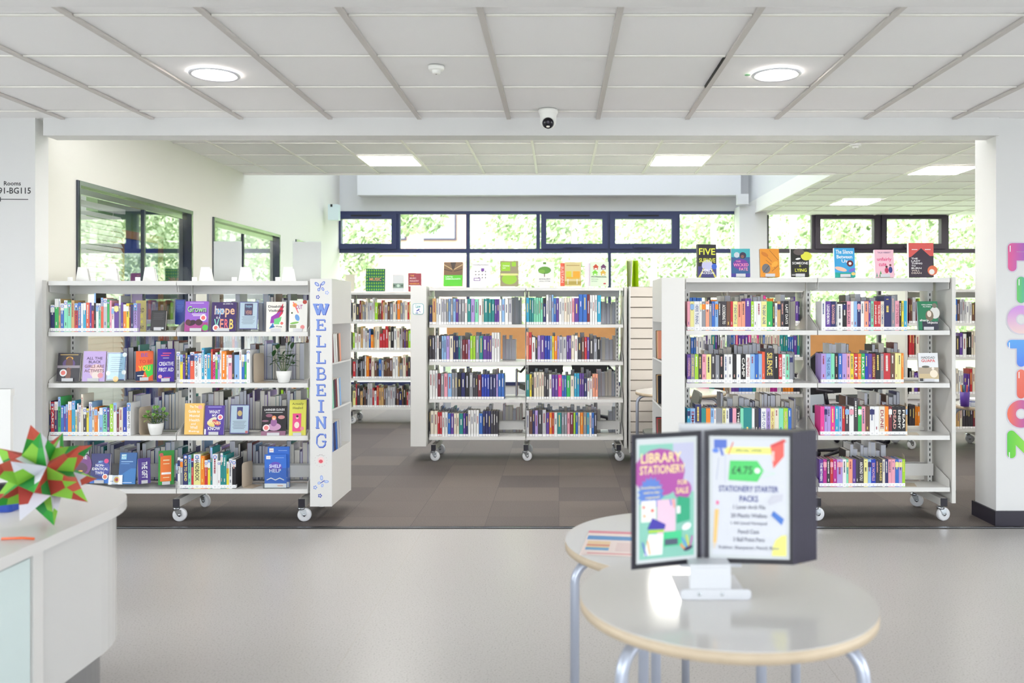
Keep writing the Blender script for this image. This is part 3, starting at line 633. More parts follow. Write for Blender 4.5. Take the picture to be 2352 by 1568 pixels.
run(Y3, Z3[3], 1490, 760, .16582, 538, "583 cy 1075;650 lb 1075 EMMA;735 nv 1020;800 tl 1075;862 or;910 lb;940 wh;1028 gy;1075 py;1122 wh;1168 nv;1222 pk;1275 bk THESE;1322 mt;1437 tl 1065;1475 wh 1075;1530 dk;1565 nv;1637 wh SHUT_OUT;1695 li HARLAN_COBEN;1752 py HARLAN_COBEN;1812 cr;1875 mt;1940 lm HARLAN_COBEN;1988 bl", 'third shelf, column side of the fiction bookcase', 'novels on the third shelf, column side')
run(Y3, Z3[3], 1850, 760, .21344, 170, "213 hp 815;245 li;280 li;328 hp;368 cy;403 lb;435 rd;480 dk;530 wh;575 dk 725;615 gn 815;655 pk;702 br;753 wh;803 wh;865 cr DUNE;905 or;943 mr;998 bk DEAD;1045 bk ENEMY;1090 bk FEAR;1108 tn", 'third shelf, pillar side of the fiction bookcase', 'novels on the third shelf, pillar side')
run(Y3, Z3[4], 1850, 980, .21344, 158, "200 pu 355 THE_BETWEEN;238 mg;275 dk;308 rd;348 mg;410 li;450 wh;473 mt;517 sm;553 pu;583 dk;637 dk 345 AROUND_YOU;682 py 355;717 lb;767 rb SIX_NOVELS;802 dk;840 dk SAVAGES;868 cr;902 nv;938 pk;977 pk;1015 bl;1053 li;1085 lm", 'bottom shelf, pillar side of the fiction bookcase', 'novels on the bottom shelf, pillar side')
# face-out books ------------------------------------------------------------
def cover_book(Y, px0, px1, py0, py1, c, ops, label, yaw=0., lean=7., th=.02, stand=None, sc='wh', name='book', cat='book', group=None):
    """book standing with its front cover to the room; px/py rectangle of the cover as it stands in the depth Y"""
    w = (px1-px0)*Y/F; h = (py1-py0)*Y/F/math.cos(R(lean)); cv = cm(c)
    o = MB(); o.box(-w/2, w/2, 0, .0018, 0, h, cv); o.box(-w/2, w/2, th-.0018, th, 0, h, cv); o.box(-w/2, -w/2+.002, .0018, th-.0018, 0, h, cm(sc) if sc else cv)
    draw(o, ops, -w/2, 0, w, h, 0, -.00012)
    ob = o.build(name); tag(ob, label, cat, group)
    MB().box(-w/2+.002, w/2-.003, .0018, th-.0018, .003, h-.003, PAGES).build('page_block', ob)
    ob.location = (X((px0+px1)/2, Y), Y, Z(py1, Y)+.001); ob.rotation_euler = (R(-lean), 0, R(yaw))
    if stand:
        q = MB(); sw = w*.5; q.box(-sw/2, sw/2, -.004, -.002, 0, .022, GREYTAB); q.box(-sw/2, sw/2, -.004, th+.05, -.0008, .0012, GREYTAB)
        q.prism([(-sw/2, .001), (sw/2, .001), (sw*.35, h*.7), (-sw*.35, h*.7)], th+.022, th+.0235, GREYTAB, 'y')
        s = q.build('book_stand'); tag(s, 'pale acrylic stand holding the '+stand, 'stand', 'book display stands')
        s.location = (X((px0+px1)/2, Y), Y, Z(py1, Y)+.0016); s.rotation_euler = (0, 0, R(yaw))
    return ob
W_ = (240, 240, 240); D_ = Y1+.03
STK = [('c', .8, .45, .14, W_), ('c', .8, .45, .09, (232, 110, 110))]
cover_book(D_, 423, 476, 692, 761, (150, 95, 200), [('r', 0, 0, 1, .3, (170, 70, 140)), ('e', .3, .28, .2, .12, 20, (60, 35, 50)), ('e', .62, .3, .16, .14, 0, (75, 40, 55)), ('e', .15, .3, .12, .13, 0, (90, 50, 60)), ('c', .9, .12, .13, (90, 190, 80)), ('t', 'Grown', .12, .62, .93, .82, (30, 25, 45)), ('t', 'Grown', .1, .64, .91, .84, (160, 220, 150)), ('r', .3, .56, .9, .585, (230, 220, 240)), ('r', .35, .51, .88, .535, (230, 220, 240)), ('r', .2, .93, .8, .95, (220, 200, 235))]+STK, 'purple display book titled Grown, front cover shown', stand='purple display book titled Grown')
cover_book(D_, 484, 541, 694, 761, (62, 42, 100), [('t', 'hope', .12, .48, .93, .88, (240, 190, 150)), ('t', 'hope', .14, .49, .5, .88, (150, 200, 235)), ('t', 'IS A', .2, .43, .36, .5, W_), ('t', 'V', .12, .08, .32, .42, (130, 215, 190)), ('t', 'E', .36, .08, .5, .42, (235, 150, 130)), ('t', 'R', .54, .08, .7, .42, (230, 110, 120)), ('t', 'B', .74, .08, .9, .42, (240, 210, 110)), ('t', 'SIX STEPS TO', .45, .92, .85, .96, W_), ('c', .2, .12, .13, W_), ('c', .2, .12, .08, (232, 120, 110))], 'dark purple display book reading hope is a verb', stand='dark purple display book')
def card(Y, px0, px1, py0, py1, ops, label, edge=(90, 80, 150), bgc=(205, 220, 232), lean=6.):
    w = (px1-px0)*Y/F; h = (py1-py0)*Y/F
    t = thing('sign_holder', label, 'sign', (X((px0+px1)/2, Y), Y, Z(py1, Y)+.001), (R(-lean), 0, 0))
    MB().box(-w/2, w/2, -.002, -.0008, 0, h, ACRYL).box(-w/2, w/2, .003, .0042, 0, h, ACRYL).box(-w/2, w/2, -.002, .05, -.0, .0015, ACRYL).build('acrylic_frame', t)
    q = MB(); q.box(-w/2+.003, w/2-.003, 0, .001, .003, h-.002, cm(edge)); draw(q, [('r', .04, .03, .96, .97, bgc)]+ops, -w/2+.003, .003, w-.006, h-.005, 0, -.00008); q.build('printed_card', t)
lines = lambda v0, n, c=(120, 125, 145), u0=.15, u1=.85, dv=.05: [('r', u0+.04*(i % 2), v0-i*dv, u1-.05*(i % 3), v0-i*dv+.014, c) for i in range(n)]
card(D_, 547, 592, 692, 757, [('r', .28, .5, .72, .93, (70, 55, 100)), ('t', 'hope', .34, .76, .66, .9, (160, 200, 225)), ('t', 'VERB', .33, .54, .67, .68, (225, 150, 130))]+lines(.44, 6), 'clear holder with a pale card picturing the hope book')
cover_book(D_, 612, 655, 693, 762, (235, 232, 226), [('p', [(.2, .28), (.85, .95), (.85, .62), (.45, .3)], (215, 50, 80)), ('p', [(.25, .5), (.75, .7), (.55, .3), (.2, .28)], (150, 60, 170)), ('p', [(.4, .42), (.78, .5), (.7, .25), (.4, .25)], (110, 205, 130)), ('p', [(.15, .1), (.35, .3), (.42, .15)], (60, 130, 200)), ('t', 'Disability', .1, .78, .92, .88, (40, 35, 45)), ('t', 'Visibility', .1, .64, .9, .74, (40, 35, 45)), ('t', 'Alice Wong', .2, .14, .8, .2, (40, 35, 45)), ('c', .8, .28, .13, W_), ('c', .8, .28, .08, (232, 120, 110))], 'white display book titled Disability Visibility with a rainbow slash', yaw=14, lean=12, th=.03, stand='white disability display book')
cover_book(D_, 664, 704, 690, 762, (236, 236, 232), [('c', .3, .85, .12, (245, 160, 70)), ('l', .2, .95, .5, .6, .06, (240, 120, 120)), ('c', .85, .95, .12, (180, 70, 60)), ('t', 'OUT', .38, .72, .72, .86, (180, 60, 150)), ('e', .45, .45, .12, .2, 20, (110, 160, 220)), ('e', .3, .28, .25, .06, 10, (130, 190, 90)), ('c', .15, .6, .05, (70, 90, 50)), ('r', .05, .12, .4, .22, (150, 160, 120)), ('c', .75, .15, .12, (235, 150, 150))], 'white display book with a sketchy coloured cover reading OUT', yaw=10, lean=12, stand='white sketchy display book')
t_ = cover_book(D_, 345, 379, 713, 759, (40, 38, 40), [('r', .06, .05, .94, .95, (58, 56, 58)), ('r', .6, .06, .9, .16, (200, 205, 210))]+lines(.85, 7, (90, 88, 90)), 'small black display book showing its back cover, beside the upper spines', lean=9, stand='small black display book')
cover_book(D_+.1, 402, 424, 688, 745, (36, 62, 150), [('r', .1, .8, .9, .95, (60, 90, 180))]+lines(.75, 6, (90, 120, 200)), 'blue book showing its back cover half hidden behind the Grown book', lean=2)
cover_book(D_+.03, 313, 334, 690, 762, (185, 175, 110), [('t', 'HOLD', .2, .62, .8, .76, (50, 45, 50)), ('t', 'BACK', .2, .45, .7, .56, (225, 220, 60)), ('t', 'THE', .2, .28, .7, .36, (225, 220, 60)), ('t', 'DAY', .2, .08, .8, .2, (50, 45, 50))], 'olive book with yellow lettering leaning at the end of the upper spines', yaw=20, lean=3)
cover_book(D_, 129, 181, 811, 876, (38, 32, 42), [('e', .5, .62, .28, .22, 0, (88, 60, 120)), ('e', .52, .8, .16, .09, 0, (225, 165, 60)), ('e', .52, .62, .16, .3, 0, (95, 58, 45)), ('r', 0, .47, 1, .56, (150, 140, 150)), ('e', .5, .25, .12, .3, 0, (120, 70, 55)), ('c', .28, .3, .16, W_), ('c', .28, .3, .1, (232, 120, 110)), ('r', .1, .92, .9, .95, (190, 160, 90))], 'dark display book with a golden haired figure and pale band', stand='dark display book with golden figure', lean=8)
cover_book(D_, 188, 240, 807, 876, (196, 170, 224), [('c', .6, .35, .3, (232, 200, 205)), ('c', .62, .2, .2, (238, 222, 215)), ('t', 'ALL THE', .15, .72, .85, .81, (70, 45, 90)), ('t', 'BLACK', .25, .6, .8, .69, (70, 45, 90)), ('t', 'GIRLS ARE', .08, .45, .95, .55, (120, 70, 80)), ('t', 'ACTIVISTS', .08, .3, .95, .4, (120, 80, 90)), ('c', .8, .2, .12, (225, 150, 160))], 'lilac display book about Black girls with pale glow', stand='lilac display book')
card(D_, 243, 288, 809, 874, lines(.82, 8, (60, 90, 110), .18, .82, .075)+[('c', .5, .04, .15, (245, 195, 90)), ('c', .92, .92, .12, (235, 238, 235)), ('c', .08, .25, .12, (235, 238, 235)), ('c', .92, .28, .12, (235, 238, 235))], 'framed pale blue quotation card with white clouds', edge=(60, 50, 130), bgc=(165, 200, 222))
cover_book(D_, 313, 349, 807, 874, (235, 105, 60), [('p', [(0, .3), (.55, .35), (.3, 0), (0, 0)], (35, 50, 90)), ('p', [(.4, .5), (1, .55), (1, .2), (.7, .1)], (70, 210, 80)), ('t', 'BE', .3, .8, .7, .93, (150, 90, 170)), ('t', 'TO BE', .2, .58, .95, .7, (210, 60, 60)), ('t', 'YOU', .15, .32, .85, .5, (245, 215, 60)), ('r', .1, .15, .5, .18, W_)], 'colourful display book reading to be you, leaning sideways', yaw=22, lean=16, th=.03, stand='colourful leaning display book')
cover_book(D_, 362, 398, 802, 876, (70, 45, 165), [('t', 'CREATIVE', .1, .48, .95, .6, W_), ('t', 'FIRST AID', .1, .3, .95, .42, W_), ('r', .3, .85, .8, .88, (230, 90, 130)), ('r', .2, .78, .7, .81, (230, 90, 130)), ('c', .18, .15, .12, (230, 160, 180)), ('r', .4, .1, .8, .13, (200, 90, 150))], 'violet display book titled Creative First Aid', yaw=20, lean=15, th=.02, stand='violet first aid display book')
cover_book(D_, 423, 466, 927, 998, (238, 190, 100), [('t', 'The Tragic', .25, .84, .85, .93, (250, 240, 230)), ('t', 'Guide to', .2, .7, .8, .79, (250, 240, 230)), ('t', 'Mental', .25, .56, .8, .65, (250, 235, 220)), ('t', 'Health', .25, .42, .8, .51, (250, 235, 220)), ('t', 'and', .35, .31, .6, .38, (250, 235, 220)), ('t', 'Well', .3, .18, .7, .28, (250, 235, 220)), ('t', 'Being', .25, .06, .8, .14, (250, 240, 230)), ('c', .82, .88, .11, (235, 170, 160))], 'golden yellow display book about mental health, script lettering', lean=4)
cover_book(D_, 468, 513, 932, 999, (78, 52, 150), [('r', .15, .93, .85, .96, (150, 140, 210)), ('t', 'WHAT', .22, .72, .78, .84, W_), ('t', 'MY', .38, .62, .62, .7, W_), ('e', .4, .5, .25, .12, 30, (220, 215, 190)), ('e', .6, .42, .22, .12, -30, (205, 80, 90)), ('e', .35, .35, .2, .1, -20, (220, 200, 120)), ('t', 'BONES', .15, .36, .85, .46, (245, 225, 160)), ('t', 'KNOW', .2, .16, .82, .28, W_), ('c', .8, .6, .14, W_), ('c', .8, .6, .09, (232, 120, 130)), ('r', .02, .02, .1, .2, W_)], 'purple display book reading what my bones know', stand='purple floral display book')
card(D_, 526, 572, 929, 997, [('r', .35, .5, .65, .92, (80, 75, 140)), ('e', .5, .7, .12, .15, 0, (225, 190, 120))]+lines(.42, 6)+[('r', .82, .02, .95, .1, (220, 120, 120))], 'clear holder with a pale card picturing a floral book')
cover_book(D_, 600, 655, 934, 1001, (34, 30, 36), [('r', 0, 0, 1, .16, (150, 105, 130)), ('e', .3, .68, .14, .07, 0, (140, 90, 110)), ('e', .8, .62, .14, .08, 0, (200, 140, 140)), ('e', .15, .5, .14, .04, 0, (140, 100, 120)), ('e', .52, .3, .28, .16, 0, (195, 150, 185)), ('e', .5, .45, .13, .17, 0, (150, 100, 150)), ('c', .5, .6, .09, (235, 150, 100)), ('c', .5, .57, .055, (238, 200, 180)), ('t', 'LAVENDER CLOUDS', .1, .84, .92, .91, W_), ('r', .15, .77, .85, .79, (200, 200, 200)), ('c', .2, .27, .14, (240, 225, 225)), ('c', .2, .27, .09, (232, 130, 130))], 'black display book titled Lavender Clouds with a pink cartoon figure', yaw=6, lean=12, stand='black lavender clouds book')
cover_book(D_, 664, 701, 920, 1001, (222, 218, 90), [('t', 'Actually', .15, .84, .85, .92, (120, 115, 50)), ('t', 'Healed', .2, .74, .8, .81, (120, 115, 50)), ('r', .2, .12, .72, .62, (232, 80, 140)), ('e', .46, .3, .15, .2, 0, (240, 220, 210)), ('c', .48, .5, .08, (235, 200, 180)), ('c', .48, .54, .07, (50, 35, 40)), ('c', .78, .2, .12, (235, 150, 150))], 'yellow green display book with a pink portrait block', yaw=10, lean=12, th=.03, stand='yellow green display book')
cover_book(D_, 158, 204, 1026, 1110, (48, 26, 62), [('e', .6, .5, .5, .55, 0, (120, 60, 130)), ('e', .5, .4, .4, .3, 0, (90, 50, 80)), ('e', .55, .33, .12, .04, 0, (235, 180, 60)), ('t', 'MENTAL', .08, .88, .9, .97, W_), ('t', 'HEALTH', .15, .78, .9, .86, W_), ('t', '& ME', .3, .65, .85, .75, W_)], 'dark purple display book titled Mental Health and Me behind the paper star', lean=6)
cover_book(D_, 206, 250, 1043, 1110, (38, 40, 110), [('c', .6, .5, .4, (60, 70, 160)), ('c', .8, .75, .12, (225, 60, 130)), ('t', 'MY', .4, .68, .62, .76, (150, 200, 235)), ('t', 'NON-', .25, .56, .7, .65, W_), ('t', 'IDENTICAL', .08, .44, .92, .53, W_), ('t', 'TWIN', .25, .3, .7, .4, W_), ('r', 0, 0, 1, .15, (40, 110, 200)), ('c', .78, .22, .15, W_), ('c', .78, .22, .1, (235, 130, 100))], 'navy display book reading my non-identical twin', stand='navy non-identical display book')
cover_book(D_, 271, 310, 1041, 1112, (28, 92, 160), [('p', [(0, .25), (.7, .5), (1, .5), (1, 0), (0, 0)], (45, 120, 190)), ('r', .1, .78, .4, .95, (120, 195, 225)), ('t', 'MFF', .13, .88, .36, .94, W_), ('t', 'FCN', .13, .8, .36, .86, W_), ('r', .1, .7, .8, .725, (150, 190, 230)), ('r', .1, .64, .6, .66, (110, 160, 215)), ('r', .2, .04, .8, .06, (190, 215, 240))], 'blue leaflets standing upright on the bottom shelf', name='leaflet_stack', cat='leaflets', lean=8, th=.01)
card(D_-.005, 248, 281, 1091, 1113, [('c', .6, .5, .22, (240, 190, 90)), ('c', .6, .5, .12, (200, 70, 80)), ('r', .1, .3, .35, .36, (90, 90, 130))], 'small white card holder in front of the blue leaflets', edge=(220, 225, 240), bgc=(240, 242, 246))
cover_book(D_, 319, 345, 1054, 1110, (80, 55, 140), [('v', 'THE GIFT', .3, .2, .75, .85, W_)], 'purple display book with thick cream pages, leaning sideways', yaw=30, lean=14, th=.035, stand='thick purple display book')
cover_book(D_, 365, 398, 1037, 1113, (50, 150, 60), [('r', .12, .1, .82, .85, (235, 120, 50)), ('c', .18, .88, .13, (200, 90, 90)), ('r', .3, .7, .7, .73, (245, 225, 180)), ('r', .3, .6, .7, .62, (245, 225, 180)), ('r', .2, .3, .8, .36, W_), ('r', .3, .2, .7, .22, (245, 225, 180))], 'green display book with orange panel beside the bottom spines', yaw=22, lean=12, th=.03, stand='green and orange display book')
# leaflet holder: shelf help
ly = Y1+.02; lx0, lx1 = X(604, ly), X(662, ly); lz0 = Z1[4]
t = thing('leaflet_holder', 'clear acrylic holder on the bottom shelf near the end column', 'leaflet holder', ((lx0+lx1)/2, ly, lz0+.001)); lw = lx1-lx0
q = MB(); q.box(-lw/2, lw/2, 0, .002, 0, .14, ACRYL); q.box(-lw/2, lw/2, .05, .052, 0, .17, ACRYL); q.box(-lw/2, -lw/2+.002, .002, .05, 0, .14, ACRYL); q.box(lw/2-.002, lw/2, .002, .05, 0, .14, ACRYL); q.box(-lw/2, lw/2, 0, .05, -.0005, .001, ACRYL); q.build('tray', t)
def leaflet(y, z1, dx, label):
    q = MB(); W2 = lw*.86; H2_ = z1; q.box(-W2/2, W2/2, 0, .012, 0, H2_, cm((58, 112, 205)))
    draw(q, [('r', 0, 0, 1, .13, W_), ('e', .5, .62, .3, .25, 0, (105, 85, 190)), ('t', 'SHELF', .22, .6, .76, .7, (225, 235, 250)), ('t', 'HELP', .22, .46, .76, .57, (225, 235, 250)), ('p', [(.1, .22), (.3, .28), (.5, .22), (.5, .25), (.3, .31), (.1, .25)], W_), ('p', [(.9, .22), (.7, .28), (.5, .22), (.5, .25), (.7, .31), (.9, .25)], W_), ('r', .08, .86, .28, .96, W_), ('r', .11, .9, .25, .91, (210, 100, 120)), ('r', .5, .9, .9, .91, (170, 200, 240)), ('r', .6, .05, .85, .08, (225, 170, 150))], -W2/2, 0, W2, H2_, 0)
    o = q.build('leaflet_stack'); tag(o, label, 'leaflets', 'shelf help leaflets'); o.location = ((lx0+lx1)/2+dx, y, lz0+.004)
leaflet(ly+.005, Z(1045, ly)-lz0, -.003, 'front stack of blue shelf help leaflets, shorter'); leaflet(ly+.024, Z(1028, ly)-lz0, .012, 'rear stack of blue shelf help leaflets, taller, showing above the front')
# novels on top of the fiction bookcase
T3 = Y3+.05
def top(*a, **k): return cover_book(*a, **k)
top(T3, 1603, 1647, 561, 637, (34, 30, 38), [('r', 0, 0, 1, .33, (62, 60, 120)), ('c', .5, .36, .3, (190, 190, 225)), ('p', [(0, 0), (.12, 0), (.35, .28), (.3, .28)], (200, 190, 90)), ('p', [(1, 0), (.88, 0), (.68, .28), (.72, .28)], (200, 190, 90)), ('t', 'FIVE', .06, .68, .94, .88, (222, 226, 70)), ('t', 'SURVIVE', .06, .45, .94, .58, (222, 226, 70)), ('t', 'HOLLY', .22, .17, .78, .25, W_), ('t', 'JACKSON', .14, .08, .86, .16, W_), ('c', .88, .33, .15, (50, 90, 190))], 'black display novel with yellow lettering FIVE SURVIVE on the bookcase top', th=.035, yaw=9, lean=3, sc=(34, 30, 38))
top(T3, 1680, 1723, 571, 636, (45, 90, 140), [('r', 0, .7, 1, 1, (60, 165, 175)), ('e', .5, .45, .4, .28, 0, (110, 50, 150)), ('c', .3, .78, .15, (190, 200, 210)), ('c', .62, .76, .18, (45, 40, 70)), ('c', .6, .72, .09, (130, 90, 80)), ('t', 'THIS', .25, .52, .5, .58, (240, 150, 180)), ('t', 'WICKED', .12, .37, .92, .48, (240, 150, 180)), ('t', 'FATE', .42, .22, .88, .33, (240, 150, 180)), ('r', 0, 0, 1, .12, (70, 60, 150))], 'blue and purple display novel titled This Wicked Fate', th=.025, lean=5, yaw=-4, sc='pk', stand='wicked fate novel')
top(T3, 1747, 1791, 571, 636, (222, 145, 45), [('e', .3, .3, .22, .25, 0, (110, 110, 115)), ('l', .1, .9, .6, .55, .02, (110, 70, 30)), ('l', .5, .95, .95, .6, .02, (120, 75, 30)), ('l', .3, .6, .8, .3, .02, (120, 75, 30)), ('e', .75, .45, .2, .12, 40, (235, 165, 60)), ('e', .25, .8, .2, .1, -30, (200, 120, 40)), ('l', .6, .2, .95, .4, .02, (120, 75, 30)), ('l', .15, .15, .45, .4, .03, (70, 65, 65))], 'golden orange display novel with swirling line drawing', th=.028, sc='br', stand='golden orange novel')
top(T3, 1817, 1859, 572, 636, (36, 36, 34), [('e', .85, .75, .3, .24, 0, (215, 215, 70)), ('e', .45, .9, .3, .18, 0, (95, 85, 85)), ('e', .4, .65, .14, .05, 10, W_), ('t', 'SOMEONE', .08, .45, .94, .54, W_), ('t', 'IS', .46, .36, .56, .42, (215, 215, 90)), ('t', 'LYING', .22, .18, .86, .3, (225, 225, 70)), ('r', .05, .04, .5, .1, (150, 150, 150))], 'black display novel titled Someone is Lying with yellow sleeve picture', th=.024, lean=4, stand='someone is lying novel')
top(T3, 1918, 1965, 569, 637, (60, 160, 215), [('t', 'The Silence', .08, .8, .92, .94, W_), ('t', 'Between', .12, .64, .88, .76, W_), ('t', 'Us', .35, .5, .65, .61, W_), ('c', .76, .47, .16, (100, 30, 45)), ('c', .76, .47, .07, W_), ('r', 0, 0, 1, .16, (35, 165, 150)), ('e', .3, .28, .3, .1, -15, (240, 190, 170)), ('e', .85, .25, .18, .08, 20, (120, 110, 200)), ('e', .9, .12, .1, .08, 0, (230, 200, 120))], 'bright blue display novel titled The Silence Between Us', th=.022, stand='bright blue novel')
top(T3, 2011, 2055, 573, 637, (238, 190, 205), [('t', 'TALIA HIBBERT', .15, .87, .85, .92, (90, 50, 110)), ('t', 'unfairly', .12, .56, .88, .72, (225, 60, 120)), ('t', 'cute', .2, .4, .6, .52, (225, 60, 120)), ('e', .6, .25, .1, .15, 0, (190, 50, 90)), ('c', .6, .38, .06, (70, 45, 50)), ('e', .8, .27, .1, .17, 0, (50, 60, 130)), ('c', .8, .44, .055, (110, 60, 50)), ('p', [(.2, .02), (.28, .25), (.36, .02)], (60, 160, 80)), ('p', [(.02, .02), (.08, .18), (.14, .02)], (130, 170, 150))], 'pink display novel titled Unfairly Cute', th=.022, stand='pink novel')
top(T3, 2088, 2145, 558, 637, (52, 34, 52), [('p', [(0, 1), (1, 1), (1, .62), (.85, .62), (.5, .85), (.1, .6), (0, .58)], (215, 85, 80)), ('c', .95, .2, .2, (220, 110, 70)), ('c', .92, .16, .11, (230, 225, 220)), ('t', 'THE', .1, .52, .36, .57, W_), ('t', 'LAST', .1, .45, .46, .5, W_), ('t', 'THING', .1, .38, .54, .43, W_), ('t', 'TO', .1, .31, .27, .36, W_), ('t', 'BURN', .1, .24, .5, .29, W_), ('t', 'WILL', .1, .17, .44, .22, (215, 200, 190)), ('t', 'DEAN', .1, .1, .5, .15, (215, 200, 190)), ('r', .12, .8, .35, .82, W_), ('r', .65, .8, .88, .82, W_)], 'red display novel with dark house titled The Last Thing to Burn', th=.03, lean=2)
cover_book(Y3+.03, 2110, 2156, 692, 758, (20, 120, 80), [('e', .85, .6, .25, .3, 0, (215, 215, 210)), ('c', .85, .85, .12, (120, 110, 100)), ('r', .2, 0, 1, .3, (40, 40, 60)), ('e', .58, .5, .2, .28, 0, (120, 105, 85)), ('e', .57, .56, .11, .16, 0, (225, 210, 195)), ('t', 'GILLIAN', .2, .86, .72, .9, W_), ('t', 'FLYNN', .28, .79, .65, .83, W_), ('t', 'sharp', .08, .28, .52, .38, W_), ('t', 'objects', .45, .2, .97, .3, W_)], 'green display novel titled Sharp Objects with two women', stand='green display novel')
cover_book(Y3+.03, 2112, 2157, 811, 877, (226, 228, 232), [('r', 0, .15, 1, .5, (175, 160, 140)), ('r', 0, .1, 1, .28, (200, 180, 140)), ('e', .35, .52, .2, .06, 0, (95, 95, 85)), ('t', 'HADDAD', .15, .8, .85, .88, (90, 90, 95)), ('t', 'GUAPA', .15, .68, .85, .78, (215, 60, 55)), ('e', .75, .28, .2, .2, 0, (238, 225, 205)), ('c', .72, .46, .07, (235, 225, 215)), ('r', .02, .02, .2, .12, (50, 50, 55))], 'white display novel titled Guapa with a figure in a pale hood', stand='white guapa novel')
# books on top of the law bookcase
T2 = Y2+.05
def L2(x0, x1, y0, c, ops, label, **k): return cover_book(T2, x0, x1, y0, 657, c, ops, label, **k)
L2(1018, 1062, 602, (120, 90, 60), [('p', [(.35, 1), (.65, 1), (.55, .7), (.45, .7)], (60, 45, 35)), ('l', 0, .9, .45, .7, .04, (200, 170, 120)), ('l', 1, .9, .55, .7, .04, (200, 170, 120)), ('l', 0, .7, .45, .62, .04, (70, 50, 40)), ('l', 1, .7, .55, .62, .04, (70, 50, 40)), ('r', 0, 0, 1, .46, (85, 195, 40)), ('t', 'LAW for', .1, .36, .5, .42, W_), ('t', 'CRIMINOLOGISTS', .1, .27, .9, .33, W_)], 'green and brown display book reading law for criminologists', yaw=-8, lean=5)
L2(1084, 1126, 602, (228, 225, 226), [('t', 'Counselling Foundations', .06, .86, .9, .91, (80, 75, 85)), ('r', .5, .62, .66, .74, (110, 60, 150)), ('r', .1, .22, .45, .34, (110, 60, 150)), ('r', .13, .24, .42, .32, (228, 225, 226))]+[('e', .2+.18*i, .35+.13*j, .04, .02, 30*i, (60, 55, 65)) for i in range(4) for j in range(3) if not (i == 0 and j == 0)], 'white display book with small scattered symbols and a purple square', lean=4)
L2(1149, 1191, 599, (150, 140, 110), [('r', .05, .6, .55, .95, (150, 200, 50)), ('r', .62, .78, .86, .96, (150, 200, 50)), ('t', 'Criminal', .14, .78, .5, .84, W_), ('t', 'Law', .14, .7, .3, .75, W_), ('e', .5, .28, .42, .3, 0, (150, 195, 60)), ('r', .03, .42, .97, .5, (215, 215, 140))], 'green tinted display book titled Criminal Law', lean=5, yaw=4)
L2(1229, 1272, 601, (226, 226, 222), [('r', .42, .9, .58, .98, (90, 140, 50)), ('e', .5, .65, .35, .2, 0, (95, 150, 55)), ('e', .35, .6, .18, .1, 0, (120, 170, 60)), ('r', .48, .38, .52, .52, (80, 60, 40)), ('t', 'ENGLISH', .22, .26, .8, .32, (110, 110, 110)), ('t', 'LEGAL SYSTEM', .22, .18, .8, .22, (110, 110, 110))], 'white display book with a green tree titled English Legal System', th=.03, yaw=-6, lean=4)
cover_book(T2+.03, 1287, 1297, 604, 657, (228, 95, 70), [('v', 'SUSTAIN', .2, .15, .8, .85, (240, 200, 190))], 'slim red orange book standing behind the yellow chairs book', lean=2)
L2(1297, 1335, 602, (205, 190, 135), [('r', .1, .85, .9, .88, (160, 130, 80)), ('r', 0, .05, 1, .2, (170, 150, 70)), ('r', .08, .38, .4, .62, (205, 195, 60)), ('r', .5, .35, .92, .62, (240, 160, 40)), ('r', .1, .3, .9, .38, (215, 165, 50)), ('l', .2, .3, .2, .08, .03, W_), ('l', .75, .3, .75, .08, .03, W_)], 'beige display book picturing a yellow and an orange chair', lean=3)
cover_book(T2+.03, 1343, 1357, 604, 657, (225, 215, 222), [], 'slim white book standing behind the professional social work book', lean=2)
L2(1356, 1398, 601, (205, 226, 196), [x for (u, v, c_) in ((.3, .78, (185, 60, 30)), (.72, .78, (95, 40, 90)), (.26, .54, (120, 200, 60)), (.7, .54, (205, 165, 60))) for x in (('p', [(u-.18, v), (u, v+.13), (u+.18, v)], c_), ('r', u-.12, v-.1, u+.12, v, c_), ('c', u-.03, v-.06, .035, W_), ('c', u+.04, v-.06, .035, W_))]+[('t', 'PROFESSIONAL', .05, .35, .9, .41, (70, 70, 70)), ('t', 'SOCIAL', .05, .26, .45, .31, (150, 165, 150)), ('t', 'WORK', .05, .17, .4, .22, (150, 165, 150)), ('e', .78, .1, .08, .04, 0, (190, 60, 70))], 'pale green display book with four houses titled Professional Social Work', lean=5, th=.025)
# open green folder on the slatwall unit
q = MB(); fx = X(1440, 8.2); GF = mat('lime_folder', (175, 205, 25), .5)
zt_ = zz1; H_ = .255
def leaf(x0, x1, x0t, x1t, y0, y1, m): q.add([(x0, y0, 0), (x1, y1, 0), (x1t, y1, H_), (x0t, y0, H_), (x0+.003, y0+.003, 0), (x1+.003, y1+.003, 0), (x1t+.003, y1+.003, H_), (x0t+.003, y0+.003, H_)], [(0, 1, 2, 3), (7, 6, 5, 4), (0, 4, 5, 1), (3, 2, 6, 7), (0, 3, 7, 4), (1, 5, 6, 2)], m)
leaf(0, .012, -.004, .008, .0, .12, GF); leaf(.012, .04, .006, .05, .1, .0, cm((215, 212, 215))); leaf(.045, .075, .055, .072, .0, .1, GF); leaf(.075, .11, .072, .105, .1, .0, GF)
o = q.build('folder'); tag(o, 'lime green folder standing half open on the slatted stand', 'folder'); o.location = (fx, 8.2, zt_+.001)
